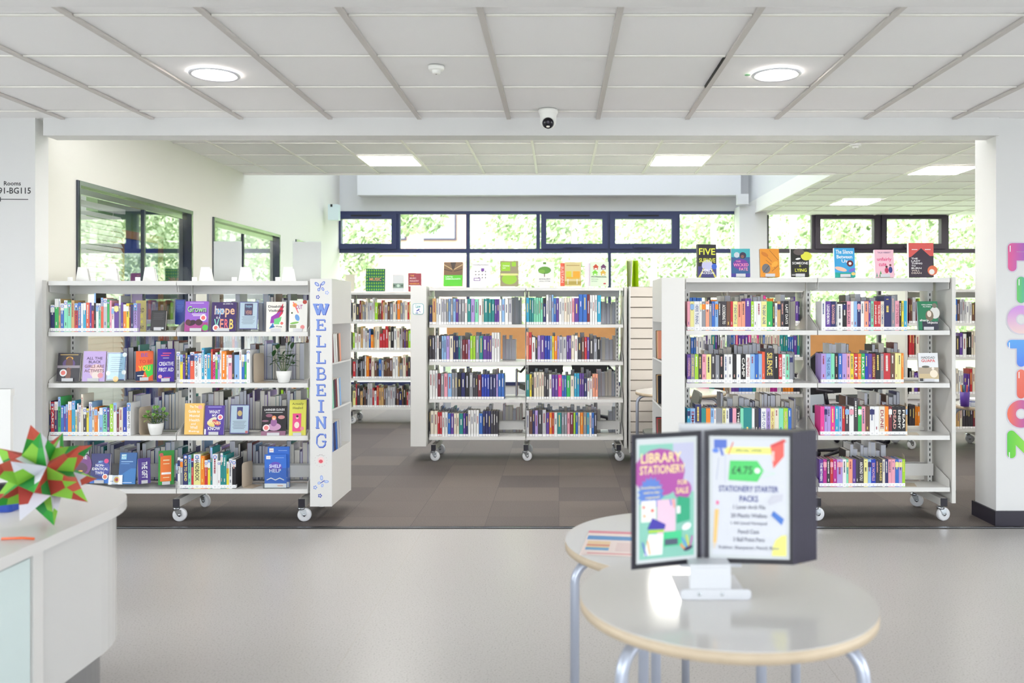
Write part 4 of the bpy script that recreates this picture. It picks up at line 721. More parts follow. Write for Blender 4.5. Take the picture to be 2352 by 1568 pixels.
# books on top of the music bookcase
T4 = Y4+.05
def L4(x0, x1, y0, c, ops, label, **k): return cover_book(T4, x0, x1, y0, 669, c, ops, label, **k)
random.seed(3)
L4(840, 884, 617, (30, 110, 90), [('e', .08+.12*(i % 8), .08+.14*(i//8), .035, .055, random.uniform(-30, 30), (140, 200, 60)) for i in range(56)]+[('r', .18, .4, .84, .62, (30, 110, 90)), ('t', 'MUSIC', .2, .46, .82, .6, (240, 165, 110))], 'green display book patterned with instruments titled Music', lean=2)
L4(902, 927, 631, (225, 226, 228), [('r', 0, .2, 1, .48, (130, 155, 140)), ('c', .5, .34, .14, (200, 220, 205)), ('c', .15, .34, .1, (90, 105, 95)), ('c', .85, .34, .1, (90, 105, 95))], 'small white display book with grey green band on the music bookcase', lean=3)
L4(938, 968, 627, (158, 48, 66), [('t', 'THE', .15, .82, .45, .9, (240, 170, 60)), ('t', 'MUSIC', .12, .68, .6, .76, (235, 200, 200)), ('t', 'INDUSTRY', .12, .53, .8, .61, (235, 200, 200)), ('t', 'HANDBOOK', .12, .38, .85, .46, (240, 170, 60)), ('r', .05, .27, .95, .33, W_)], 'dark red display book titled The Music Industry Handbook', yaw=12, lean=8)
cover_book(T4, 792, 813, 630, 669, (215, 208, 190), [('e', .5, .45, .12, .2, 20, (60, 50, 50))], 'beige display book half hidden behind the top of the wellbeing column', yaw=-6)

# ------------------------------------------------------------------ everything else on shelves: one mass of books
SB = MB(); random.seed(11)
def mbook(x0, x1, z, h, y0, y1, c, facing=-1, tagd=True, mark=True):
    """one book of the mass; facing -1: spine to the camera, +1: page edges to the camera"""
    w = x1-x0-.001; cv = cm(c)
    if facing < 0:
        SB.box(x0, x0+w, y0, y0+.002, z, z+h, cv); SB.box(x0+.001, x0+w-.001, y0+.002, y1, z, z+h-.004, PAGES); SB.box(x0, x0+.0015, y0, y1, z, z+h, cv); SB.box(x0+w-.0015, x0+w, y0, y1, z, z+h, cv)
        if tagd: SB.box(x0+.001, x0+w-.001, y0-.001, y0, z+.002, z+.024, TAG)
        if mark:
            lum = sum(PAL[c][0])/3; ink = cm(random.choice([(90, 90, 120), (150, 70, 80)]) if lum > 150 else random.choice([(220, 218, 215), (215, 195, 120), (200, 200, 220)]))
            a = random.uniform(.35, .6); SB.box(x0+w*.35, x0+w*.62, y0-.0006, y0, z+h*a, z+h*random.uniform(.75, .92), ink)
    else:
        pg = PAGEW if random.random() < .7 else PAGES; d = random.uniform(0, .012)
        SB.box(x0+.0012, x0+w-.0012, y0+d, y1, z+.002, z+h-.003, pg); SB.box(x0, x0+.0014, y0+d-.002, y1, z, z+h, cv); SB.box(x0+w-.0014, x0+w, y0+d-.002, y1, z, z+h, cv)
def mrun(Yf, z, ox, oy, s, start, data):
    x = start; top = 0
    for it in [d.split() for d in data.split(';') if d.strip()]:
        x1 = float(it[0]); c = it[1]
        if len(it) > 2: top = float(it[2])
        h = max(.14, Z(oy+top*s, Yf)-z); n = max(1, round((x1-x)*s*Yf/F/.028)); a = X(ox+x*s, Yf); b = X(ox+x1*s, Yf)
        for k in range(n): mbook(a+(b-a)*k/n, a+(b-a)*(k+1)/n, z, h, Yf+.02, Yf+.17, c)
        x = x1
c5 = (780, 560, .1913); c6 = (1180, 560, .19134); c7 = (780, 830, .18707); c8 = (1180, 830, .16156)
mrun(Y2, Z2[1], *c5, 1072, "1110 nv 735;1158 tn 655;1180 wh;1220 wh;1280 lg 660;1305 gy;1330 lb 655;1360 gy;1392 lb;1425 pu 660;1460 gy;1500 gy;1532 wh;1575 tl;1622 li;1665 mt;1710 wh;1730 cr;1782 tl;1822 tl;1860 tl;1915 pu;1945 wh;1982 lb;2025 wh;2068 lg")
mrun(Y2, Z2[1], *c6, 148, "185 cy 645;240 tl;295 mt;350 mt;388 nv 715;420 wh 610;455 gy;480 lb;510 bl 648;542 pu;580 wh;605 wh;640 cr;670 cr;700 wh;730 pk;782 pu;830 bl 605;882 bl;915 mr;1003 wh 615;1050 cy")
mrun(Y2, Z2[2], *c5, 1072, "1140 dk 1100;1165 gy;1190 wh;1222 dk;1278 lb 1105;1318 li;1362 cr;1425 nv;1445 tl;1470 gy;1540 mr 1150;1565 li;1630 lm 1105;1675 gy;1720 tl;1770 pu;1825 pu;1920 wh 1065")
mrun(Y2, Z2[2], *c6, 148, "180 sm 1060;215 rd;260 wh 1120;285 dk;320 li 1100;370 pu;435 rb 1105;460 lb;485 yl;522 or 1105;545 li;590 lg 1115;635 lg;690 pu 1100;730 cr;770 wh;815 dk 1120;850 br;880 rd;910 pu;960 dk 1140;1005 gy;1040 bk 1120")
mrun(Y2, Z2[3], *c7, 1096, "1140 wh 110;1200 wh;1240 mr 150;1280 gy;1325 pk;1375 lb;1445 gy 140;1490 bk;1540 nv;1590 bk;1635 gy;1695 dk 165;1740 mr;1840 rb 160;1920 nv;1945 li;2020 bl 150")
mrun(Y2, Z2[3], *c8, 176, "225 tl 185;255 yl;285 dk;360 cr 155;430 cr;500 dk 185;540 wh;585 pu 190;630 pu;685 hp;750 bl 200;805 gn;860 cr 210;935 cy 170;1000 pu;1045 nv 240;1120 wh;1200 sm 180")
mrun(Y2, Z2[4], *c7, 1096, "1112 dk 600;1200 cr 610;1255 rd 625;1325 wh;1362 bl 640;1400 pu;1465 cr;1515 tl;1545 pu;1575 nv;1710 wh 600;1755 bl 640;1855 nv 610;1945 dk")
mrun(Y2, Z2[4], *c8, 176, "220 lg 700;265 br;300 nv;345 li;405 dk 690;460 lg;505 pu 730;545 or;575 rd;620 wh;680 tl;760 gy;800 pk;850 mr;880 lm;915 bl;945 cr;990 or;1040 gy;1075 cy;1110 wh;1145 bl;1185 dk")
MIX = 'wh wh cr cr gy gy dk dk dk bk bk br br br mr nv pu or py rd lm bl lg tn lg cr'.split()
ACAD = 'wh wh lg gy cr lb pu tl nv bl pk mr'.split()
def fill(x0, x1, z, y0, y1, hmin, hmax, pal, facing=-1, gap=.0, same=.0):
    x = x0; c = random.choice(pal); h = random.uniform(hmin, hmax)
    while x < x1-.012:
        if random.random() > same: c = random.choice(pal); h = random.uniform(hmin, hmax)
        w = min(random.uniform(.014, .042), x1-x)
        if random.random() < gap: x += random.uniform(.03, .12); continue
        mbook(x, x+w, z, h*random.uniform(.985, 1), y0, y1, c, facing); x += w
for i in (0, 1):                                               # far music bookcase and the two seen beyond the fiction bookcase
    for z in Z4[1:]:
        fill(B4[i]+.02, B4[i+1]-.02, z, Y4+.02, Y4+.17, .19, .31, MIX, same=.15)
        fill(B4[i]+.02, B4[i+1]-.02, z, Y4+.32, Y4+.47, .19, .27, MIX, 1)
    for z in Z5[1:]:
        fill(B5[i]+.02, B5[i+1]-.03, z, Y5+.02, Y5+.17, .2, .29, 'pu hp mg tl bl dk cr wh gy or lb nv'.split(), same=.55)
        fill(B6[i]+.02, B6[i+1]-.02, z, Y5+.02, Y5+.17, .2, .28, MIX, same=.25)
    for k, z in enumerate(Z2[1:]):
        fill(B2[i]+.03, B2[i+1]-.05, z, Y2+.31, Y2+.48, .2, .28, ACAD, 1, .04)
    for k, z in enumerate(Z1[1:]):
        fill(B1[i]+(.35 if k in (0, 2) and i == 0 else .04 if k != 1 else .35), B1[i+1]-.03 if not (k == 0 and i == 0) else B1[i+1]-.45, z, Y1+.32, Y1+.47, .2, .285, 'bk nv wh pu tl li mr lb wh lg'.split(), 1, .05)
    for k, z in enumerate(Z3[1:]):
        fill(B3[i]+(.3 if k != 1 else .18), B3[i+1]-(.06 if i == 0 else .22), z, Y3+.32, Y3+.47, .19, .27, 'bk nv wh br gy mr lg wh cr'.split(), 1, .04)
fill(B3[0]+.02, B3[1]-.1, Z3[4], Y3+.02, Y3+.155, .19, .2, 'pu bk wh rd yl lb hp dk'.split())
# books leaning in the end columns
def colbook(x, y, z, w, h, c, lean, yaw=90, side=1):
    SB.M = Matrix.Translation((x, y, z)) @ Matrix.Rotation(R(yaw), 4, 'Z') @ Matrix.Rotation(R(lean), 4, 'Y'); SB.box(-w/2, w/2, 0, .1, 0, h, PAGES); SB.box(-w/2-.001, w/2+.001, -.002, 0, 0, h, cm(c)); SB.box(w/2, w/2+.002, 0, .1, 0, h, cm(c)); SB.M = None
for z, cols in ((Z(838, 5.82)+.012, ('mr', 'wh', 'wh', 'br', 'sm')), (Z(944, 5.82)+.012, ('mt', 'dk', 'mr', 'wh', 'lb')), (Z(1040, 5.82), ('bl', 'nv', 'bl', 'lg', 'lg'))):
    for k, c in enumerate(cols): colbook(c1x1-.006, 5.87+.05*k+random.uniform(0, .01), z, .034, .2, c, -9)
for z, cols in ((Z(833, 5.82)+.012, ('sm', 'tn', 'br')), (Z(940, 5.82)+.012, ('bk', 'tn', 'dk')), (Z(1040, 5.82), ('br', 'rd', 'dk'))):
    for k, c in enumerate(cols): colbook(c3x0+.006, 6.06+.06*k, z, .034, .2, c, -9, -90)
o = SB.build('shelved_books', kind='stuff'); tag(o, 'rows of smaller or page-edge-out books in the law, music and far bookcases', 'books')

# ------------------------------------------------------------------ bookends and holders
BE = mat('bookend_beige', (196, 180, 160), .45)
def bookend(px, Y, z, h, label, yaw=75):
    q = MB(); q.rbox(-.06, .06, 0, .0015, 0, h, .02, BE, 'y'); q.box(-.06, .06, -.08, .0015, -.0002, .0012, BE)
    o = q.build('bookend'); tag(o, label, 'bookend', 'beige steel bookends'); o.location = (X(px, Y), Y+.1, z+.001); o.rotation_euler = (0, 0, R(yaw))
bookend(583, Y1, Z1[2], .2, 'bookend closing the spines beside the dark leaved plant'); bookend(318, Y1, Z1[3], .19, 'bookend closing the spines beside the variegated plant')
bookend(556, Y1, Z1[4], .17, 'bookend at the end of the bottom spines of the wellbeing bookcase'); bookend(2094, Y3, Z3[3], .21, 'bookend after the black FEAR novel')
bookend(2088, Y3, Z3[4], .21, 'bookend at the end of the bottom row of novels'); bookend(2084, Y3, Z3[2], .2, 'bookend at the end of the second row of novels')
bookend(1832, Y3, Z3[3], .2, 'bookend on the third shelf, column side of the fiction bookcase')
# white empty book stands on top of the wellbeing bookcase
EW = mat('white_acrylic', (240, 240, 238), .35)
def empty_stand(px, label, m=EW):
    Y = Y1+.12; x = X(px, Y); w = .1; h = .1
    q = MB(); q.prism([(-w/2+.005, 0), (w/2, 0), (w/2-.018, h), (-w/2+.022, h)], 0, .002, m, 'y'); q.box(-w/2-.02, w/2, -.05, .002, 0, .002, m); q.box(-w/2-.02, -w/2+.015, -.052, -.05, 0, .028, m); q.prism([(-w/2+.005, 0), (w/2, 0), (w/2-.018, h*.9), (-w/2+.022, h*.9)], .03, .032, m, 'y')
    o = q.build('book_stand'); tag(o, label, 'stand', 'empty book stands'); o.location = (x, Y, Z1[0]+.001)
for p, l in ((188, 'empty white book stand nearest the front wall'), (255, 'empty white book stand in front of the venetian blind, second along'), (342, 'empty white book stand before the interior window mullion'), (471, 'empty white book stand between the two interior windows'), (562, 'empty white book stand in front of the taller blank sign holder'), (661, 'empty white book stand nearest the end column')): empty_stand(p, l)
empty_stand(419, 'empty clear book stand on top of the wellbeing bookcase', ACRYL)
def blank(px0, px1, py0, label, Y):
    x0, x1 = X(px0, Y), X(px1, Y); h = Z(py0, Y)-Z1[0]-.002
    t = thing('sign_holder', label, 'sign holder', ((x0+x1)/2, Y, Z1[0]+.001)); wq = (x1-x0)/2
    MB().box(-wq, wq, -.002, -.0005, 0, h, ACRYL).box(-wq, wq, -.03, .03, -.0002, .001, ACRYL).build('acrylic_frame', t)
    MB().box(-wq+.003, wq-.003, 0, .001, .003, h-.006, mat('blank_card', (222, 218, 212), .6)).build('blank_card', t)
blank(490, 556, 552, 'blank white sign in a clear holder before the second interior window', Y1+.3); blank(672, 738, 553, 'blank white sign in a clear holder next to the end column', Y1+.3)

# ------------------------------------------------------------------ plants
def leaf_geo(mb, base, d, up, L, Wd, m, edge=None, droop=.25):
    d = d.normalized(); s = d.cross(up).normalized(); n = s.cross(d)
    P = []; seg = 5
    for i in range(seg+1):
        t = i/seg; wv = Wd*math.sin(PI*min(1, t*.92+.06))**.8; c = base+d*(L*t)-n*(-droop*0)+Vector((0, 0, -droop*L*t*t)); P.append((c, wv))
    for k, mm in ((1, m),)+(((1.22, edge),) if edge else ()):
        vs = []; off = n*(-.0008 if k > 1.1 else 0)
        for c, wv in P: vs += [c-s*wv*k+n*.15*wv+off, c+off, c+s*wv*k+n*.15*wv+off]
        fs = []
        for i in range(seg): a = i*3; fs += [(a, a+1, a+4, a+3), (a+1, a+2, a+5, a+4)]
        mb.add(vs, fs, mm, True)
POT = mat('white_ceramic_pot', (236, 236, 234), .3); SOIL = mat('potting_soil', (50, 38, 30), .95)
def plant(px, Y, z, name, label, green, edge, n, L, Wd, seed, H, pts):
    t = thing(name, label, 'plant', (X(px, Y), Y, z+.001)); r = .052; h = .082
    MB().lathe([(0, 0), (r*.62, 0), (r*.72, .006), (r*.92, h*.6), (r, h), (r*.93, h), (r*.88, h*.9), (0, h*.9)], POT, 28).build('pot', t)
    MB().lathe([(0, h*.91), (r*.87, h*.91)], SOIL, 20).build('soil', t)
    random.seed(seed); st = MB(); lf = MB(); G = mat('leaf_'+name, green, .4, vary=.25, vscale=30); E = mat('leaf_edge_'+name, edge, .5) if edge else None; SG = mat('stem_green', (90, 120, 60), .6)
    for (dx, dy, hh) in pts:
        top = Vector((dx, dy, h+hh)); b0 = Vector((dx*.15, dy*.15, h*.88)); mid = (b0+top)/2+Vector((dx*.15, 0, .01)); st.tube([b0, mid, top], [.0025, .002, .0012], SG, 6)
        for k in range(n):
            tt = .35+.65*(k/(n-1)); p = b0.lerp(mid, min(1, tt*2)) if tt < .5 else mid.lerp(top, (tt-.5)*2)
            a = k*2.4+random.uniform(-.4, .4); el = random.uniform(.0, .5) if k < n-1 else 1.2
            d = Vector((math.cos(a)*math.cos(el), math.sin(a)*math.cos(el)*.7, math.sin(el)))
            leaf_geo(lf, p, d, Vector((0, 0, 1)), L*random.uniform(.75, 1.1), Wd*random.uniform(.8, 1.1), G, E, random.uniform(.1, .5))
    st.build('stems', t); lf.build('foliage', t)
plant(652, Y1+.05, Z1[2], 'potted_plant', 'dark green leafy plant in a white pot on the wellbeing bookcase', (45, 82, 42), None, 6, .062, .017, 5, .2, [(-.045, 0, .15), (.05, .01, .15), (.0, -.02, .11), (.07, -.02, .09), (-.07, -.01, .1), (.02, .03, .17)])
plant(358, Y1+.05, Z1[3], 'variegated_plant', 'small plant with cream-edged leaves in a white pot, low shelf', (85, 140, 45), (215, 225, 150), 7, .04, .0135, 9, .1, [(-.05, -.01, .07), (.05, .0, .08), (0, -.04, .05), (.01, .0, .1), (-.02, .02, .09), (.07, .01, .05), (-.07, -.01, .04)])

# ------------------------------------------------------------------ round tables, display stand
EDGE = mat('birch_edge', (198, 180, 155), .5, vary=.06, vscale=20); TOPM = mat('table_laminate', (220, 217, 214), .1, spec=.6); LEG = mat('silver_tube', (178, 184, 200), .3, metal=.4)
def round_table(cx, cy, z, r, hoops, name, label):
    t = thing(name, label, 'table', (cx, cy, 0))
    q = MB(); n = 96; P = [(r*math.cos(2*PI*k/n), r*math.sin(2*PI*k/n)) for k in range(n)]
    q.prism(P, z-.026, z-.0015, EDGE, smooth=True); q.prism([(a*.999, b*.999) for a, b in P], z-.0015, z, TOPM); q.build('tabletop', t)
    for a in hoops:
        c, s = math.cos(R(a)), math.sin(R(a)); ro = r*.96; rb = .07; zz = z-.026-.016; pts = [(c*r*.35, s*r*.35, zz), (c*(ro-rb), s*(ro-rb), zz)]
        for k in range(1, 7):
            g = R(15*k); pts.append((c*(ro-rb+rb*math.sin(g)), s*(ro-rb+rb*math.sin(g)), zz-rb*(1-math.cos(g))))
        pts.append((c*ro, s*ro, .012)); lg = MB().tube(pts, .0145, LEG, 14).build('leg', t)
        MB().lathe([(.018, 0), (.018, .02), (.0145, .024)], BLACK, 14, (c*ro, s*ro, 0)).build('foot_cap', lg)
    return t
ZA, ZB = EYE-.675, EYE-.75
round_table(.395, 2.03, ZA, .345, (-40, 218, 120, 62), 'round_table', 'white topped round table nearest the viewer, carrying the flip display')
round_table(.405, 2.80, ZB, .385, (196, 250, 330, 80), 'round_table', 'lower round table with a leaflet on it, just behind the flip display table')
# flyer on the rear table
q = MB(); q.box(0, .21, 0, .29, 0, .0006, cm((240, 222, 218)))
def flat(u0, v0, u1, v1, c, k): q.box(u0*.21, u1*.21, v0*.29, v1*.29, .0006, .0006+.0002*k, cm(c))
flat(0, .9, 1, 1, (222, 130, 150), 1); flat(.02, .62, 1, .78, (60, 140, 205), 1); flat(.05, .3, .4, .55, (235, 205, 160), 1); flat(.05, .2, .4, .3, (80, 160, 210), 1); flat(.05, .36, .4, .42, (215, 130, 110), 2)
for k in range(5): flat(.5, .2+.07*k, .95, .215+.07*k, (215, 170, 175), 1)
flat(.1, .06, .9, .1, (225, 150, 155), 1)
o = q.build('flyer'); tag(o, 'pink and blue printed flyer lying on the rear round table', 'flyer'); o.location = (X(1330, 2.66), 2.62, ZB+.0005); o.rotation_euler = (0, 0, R(-8))
# flip display
pv = Vector((X(1614, 2.05), 2.05, 0)); pz0 = Z(1291, 2.05); pH = Z(989, 2.05)-pz0
FD = thing('flip_display', 'desktop flip display with black framed poster panels on the near round table', 'display stand', (pv.x, pv.y, ZA+.001))
fz = pz0-ZA-.001; DS = mat('white_steel_bracket', (212, 214, 220), .4)
q = MB(); q.box(-.04, .056, -.0578, -.055, .0245, fz+.004, DS); q.rbox(-.062, .103, -.061, -.058, .0, .024, .008, DS, 'y'); q.box(-.06, .1, -.0575, .12, 0, .002, DS); q.box(-.0395, .0555, -.058, .0295, fz+.0045, fz+.012, DS)
q.box(-.05, .1, .03, .05, fz-.02, fz+pH+.012, DS)
for u in (-.018, .035): q.lathe([(0, -.063), (.004, -.0625), (.0045, -.061)], CHROME, 10, (u, 0, .013), 'y')
q.build('bracket', FD)
EDG = mat('painted_edge_highlight', (64, 56, 84), .3)  # highlight put into the edge colour so stacked panels show apart
def poster_panel(ang, off, flip, ops, W=.212):
    """panel hinged on the rail; ang: direction of its free edge"""
    e = bpy.data.objects.new('display_panel', None); COL.objects.link(e); e.parent = FD; e.location = (off[0], off[1], fz); e.rotation_euler = (0, 0, R(ang)); s = -1 if flip else 1
    f = MB(); t = .0115; H = pH
    a, b_2 = (0, W) if not flip else (-W, 0)
    f.box(a, b_2, -.002, .002, 0, t, BLACK); f.box(a, b_2, -.002, .002, H-t, H, BLACK); f.box(a, a+t, -.002, .002, t, H-t, BLACK); f.box(b_2-t, b_2, -.002, .002, t, H-t, BLACK)
    if not ops: f.box(a+t, b_2-t, -.0005, .0005, t, H-t, BLACK)
    f.box(a, a+.0012, -.0026, -.002, .001, H-.001, EDG); f.box(b_2-.0024, b_2-.0002, -.0026, -.002, .001, H-.001, EDG)
    f.build('panel_frame', e)
    if ops:
        p = MB(); p.box(a+t, b_2-t, -.0006, .0006, t, H-t, cm((205, 209, 212))); draw(p, ops, a+t, t, b_2-a-2*t, H-2*t, -.0006, -.00006); p.build('poster', e)
star = lambda u, v, r, c: ('p', [(u+(r if k % 2 else r*.8)*math.cos(2*PI*k/36), v+(r if k % 2 else r*.8)*math.sin(2*PI*k/36)*.66) for k in range(36)], c)
MNT = (135, 195, 178); MGT = (172, 80, 160); YT = (245, 225, 160); BT = (95, 130, 205)
opsL = [('r', .05, .03, .95, .95, MNT), ('r', .6, .55, .95, .95, (190, 190, 215)), ('e', .38, .72, .42, .36, 0, MGT), star(.24, .55, .22, BT), ('c', .76, .57, .15, MGT),
 ('t', 'LIBRARY', .08, .8, .74, .88, YT), ('t', 'STATIONERY', .06, .71, .8, .78, YT), ('t', 'FOR', .68, .61, .84, .65, YT), ('t', 'SALE', .65, .54, .86, .59, YT), ('t', 'Everything you', .08, .59, .4, .615, YT), ('t', 'need to stay', .12, .55, .38, .575, YT), ('t', 'organised!', .15, .51, .38, .535, YT),
 ('r', .08, .33, .32, .5, (240, 236, 230)), ('r', .34, .22, .64, .5, (232, 195, 215)), ('p', [(.66, .3), (.88, .32), (.88, .5), (.68, .52)], (50, 165, 125)), ('r', .66, .38, .72, .44, W_), ('p', [(.18, .27), (.26, .36), (.48, .3), (.46, .26)], (70, 60, 165)), ('r', .2, .24, .45, .262, (170, 210, 60)), ('p', [(.12, .06), (.2, .23), (.44, .22), (.42, .06)], (240, 240, 236)), ('r', .44, .12, .74, .24, (70, 200, 140)), ('r', .46, .13, .68, .18, (80, 90, 110)), ('l', .72, .13, .8, .08, .025, (240, 140, 80)), ('l', .74, .18, .84, .1, .025, (90, 150, 220)), ('l', .82, .2, .86, .1, .025, (220, 215, 70)), ('l', .92, .19, .88, .1, .025, (200, 90, 180)), ('e', .85, .09, .08, .03, 20, (70, 60, 90)), ('l', .1, .17, .16, .06, .02, (80, 90, 200)), ('l', .18, .18, .22, .07, .02, (245, 165, 60)), ('c', .12, .45, .02, (235, 90, 80)), ('c', .26, .42, .025, (235, 90, 80)), ('c', .13, .38, .018, (240, 150, 70)), ('l', .6, .5, .62, .43, .02, (235, 140, 110)), ('l', .55, .5, .57, .45, .02, (110, 130, 210)), ('e', .82, .27, .08, .05, 20, (238, 238, 240))]
NAVY = (62, 72, 150); GT = (120, 122, 140)
opsR = [('r', .04, .03, .96, .97, (212, 214, 222)), ('r', .2, .855, .8, .91, (240, 236, 130)), ('t', 'SPECIAL OFFER', .33, .87, .66, .895, (120, 130, 90)),
 ('r', .06, .9, .22, .97, (80, 110, 200)), ('e', .08, .88, .04, .03, 0, (90, 130, 220)), ('l', .14, .9, .17, .84, .03, (80, 110, 200)), ('l', .3, .95, .24, .85, .015, (225, 110, 90)), ('l', .12, .82, .09, .64, .008, (170, 175, 200)), ('l', .2, .85, .2, .62, .008, (190, 195, 215)),
 ('p', [(.76, .93), (.93, .98), (.93, .84), (.8, .74)], (232, 95, 85)), ('p', [(.76, .93), (.93, .98), (.96, .96), (.8, .91)], (215, 70, 70)), ('r', .78, .8, .81, .88, (238, 200, 195)),
 ('p', [(.26, .8), (.6, .8), (.68, .72), (.6, .63), (.24, .64)], (75, 205, 105)), ('c', .6, .72, .035, W_), ('t', '£4.75', .28, .69, .54, .755, (30, 95, 55)), ('l', .63, .72, .82, .7, .006, (190, 225, 200)), ('l', .82, .7, .66, .665, .006, (190, 225, 200)),
 ('t', 'STATIONERY STARTER', .12, .545, .86, .595, NAVY), ('t', 'PACKS', .38, .465, .61, .515, NAVY), ('t', '1 Lever Arch File', .3, .405, .7, .44, GT), ('t', '20 Plastic Wallets', .27, .335, .72, .37, GT), ('t', '1 A4 Lined Notepad', .27, .27, .72, .305, GT), ('t', 'Pencil Case', .36, .205, .62, .24, GT), ('t', '3 Ball Point Pens', .3, .14, .69, .175, GT),
 ('p', [(.96, .03), (.96, .2), (.9, .195), (.83, .16), (.79, .1), (.78, .03)], (238, 234, 130)), ('t', 'Rubber, Sharpener, Pencil, Ruler', .12, .07, .88, .105, GT), ('p', [(.05, .13), (.09, .13), (.12, .4), (.07, .4)], (240, 195, 120)), ('r', .085, .44, .12, .47, (235, 120, 170)), ('p', [(.05, .13), (.09, .13), (.06, .07)], (225, 205, 180)), ('p', [(.77, .36), (.8, .395), (.93, .33), (.9, .28)], (70, 120, 205)), ('p', [(.73, .47), (.78, .52), (.92, .535), (.91, .48), (.75, .44)], (200, 200, 212))]
aL = math.degrees(math.atan2(2.05-1.99, pv.x-X(1450, 1.99))); poster_panel(aL, (-.004, 0), True, opsL, .182)
aR = math.degrees(math.atan2(2.03-2.05, X(1826, 2.03)-pv.x))
poster_panel(aR, (.004, .0), False, opsR, .212)
for k in range(1, 10): poster_panel(aR, (.004+.0072*k, .0045*k), False, None, .212)

# ------------------------------------------------------------------ reception desk, star
DX = -1.6; DY = 3.05; DR = .46
def stadium(off, y0=.6, n=28):
    r = DR-off; cx_ = DX-DR; P = [(cx_+r, y0)]+[(cx_+r*math.cos(PI*k/n), DY+r*math.sin(PI*k/n)) for k in range(n+1)]+[(cx_-r, y0)]
    return P
DK = thing('reception_desk', 'white curved reception desk end with the paper star on it', 'desk', (0, 0, 0)); DT = .74
DW = mat('desk_white', (220, 218, 216), .3)
MB().prism(stadium(0), DT-.035, DT, DW, smooth=False).build('desk_top', DK)
MB().prism(stadium(.035), .22, DT-.035, mat('desk_body', (212, 211, 210), .25)).build('desk_body', DK)
MB().prism(stadium(.09), 0, .22, mat('desk_kick', (150, 150, 152), .35, metal=.5)).build('kick_plinth', DK)
MB().box(DX-.036, DX-.024, .7, 2.62, .24, DT-.05, mat('desk_glass_front', (212, 228, 228), .06, spec=.9)).build('glass_panel', DK)
MB().box(DX-.036, DX-.02, 2.63, 2.68, .22, DT-.035, DW).build('trim_strip', DK)
Yc = 3.9; q = MB(); q.box(-3.4, X(24, Yc), Yc, Yc+.02, 0, Z(893, Yc), STEEL); q.box(-3.4, X(26, Yc), Yc-.004, Yc+.024, Z(893, Yc)-.03, Z(893, Yc), STEEL); tag(q.build('desk_screen'), 'tall white screen board at the picture edge behind the reception desk', 'screen')
# origami star
GCOL = [(40, 150, 48), (130, 190, 60), (215, 215, 226), (190, 80, 62), (215, 215, 226), (30, 130, 55), (170, 60, 48)]
PP = [mat('paper_%d' % i, c, .7) for i, c in enumerate(GCOL)]
phi = (1+5**.5)/2; IV = [Vector(v).normalized() for v in [(0, 1, phi), (0, 1, -phi), (0, -1, phi), (0, -1, -phi), (1, phi, 0), (1, -phi, 0), (-1, phi, 0), (-1, -phi, 0), (phi, 0, 1), (phi, 0, -1), (-phi, 0, 1), (-phi, 0, -1)]]
EL = min((IV[0]-v).length for v in IV[1:]); tri = [(a, b, c) for a in range(12) for b in range(a+1, 12) for c in range(b+1, 12) if max((IV[a]-IV[b]).length, (IV[b]-IV[c]).length, (IV[a]-IV[c]).length) < EL*1.1]
q = MB(); random.seed(21); r0, r1 = .086, .172; ST = Matrix.Rotation(R(20), 3, 'X') @ Matrix.Rotation(R(33), 3, 'Y') @ Matrix.Rotation(R(15), 3, 'Z')
for f in tri:
    V3 = [ST @ (IV[k]*r0*1.1) for k in f]; cen = (V3[0]+V3[1]+V3[2])/3; tip = cen.normalized()*r1
    for k in range(3):
        A, B = V3[k], V3[(k+1) % 3]; M_ = (A+B)/2; M_ = M_*.78; c1, c2, c3 = random.sample(PP, 3); T1 = A.lerp(tip, .55); T2_ = B.lerp(tip, .55); Mi = M_.lerp(tip, .5)
        q.add([A, M_, Mi, T1], [(0, 1, 2, 3)], c1); q.add([M_, B, T2_, Mi], [(0, 1, 2, 3)], c2); q.add([T1, Mi, tip], [(0, 1, 2)], c3); q.add([Mi, T2_, tip], [(0, 1, 2)], random.choice((c1, c3)))
zmin = min(v[2] for v in q.v); o = q.build('paper_star'); tag(o, 'spiky folded paper star in green, red and white on the reception desk', 'ornament'); o.location = (X(97, 2.83), 2.83, DT-zmin+.0005)
q = MB(); q.rbox(-.09, .09, -.05, .05, 0, .028, .012, cm((30, 70, 170))); q.box(-.085, .085, -.045, .045, .028, .05, cm((230, 232, 238))); o = q.build('note_box'); tag(o, 'blue box of white note paper behind the star at the desk edge', 'box'); o.location = (X(-14, 3.05), 3.05, DT+.0005)
q = MB(); q.tube([(0, 0, .004), (.06, .005, .005), (.1, .0, .004)], .004, cm((235, 110, 60)), 8); o = q.build('orange_pen'); tag(o, 'orange pen lying on the reception desk', 'pen'); o.location = (X(-6, 2.62), 2.64, DT+.0005)
q = MB(); q.lathe([(0, 0), (.05, 0), (.055, .01), (.05, .03), (0, .035)], BLACK, 20); o = q.build('tape_dispenser'); tag(o, 'dark rounded gadget at the far edge of the reception desk', 'gadget'); o.location = (X(2, 3.33), 3.33, DT+.0005)

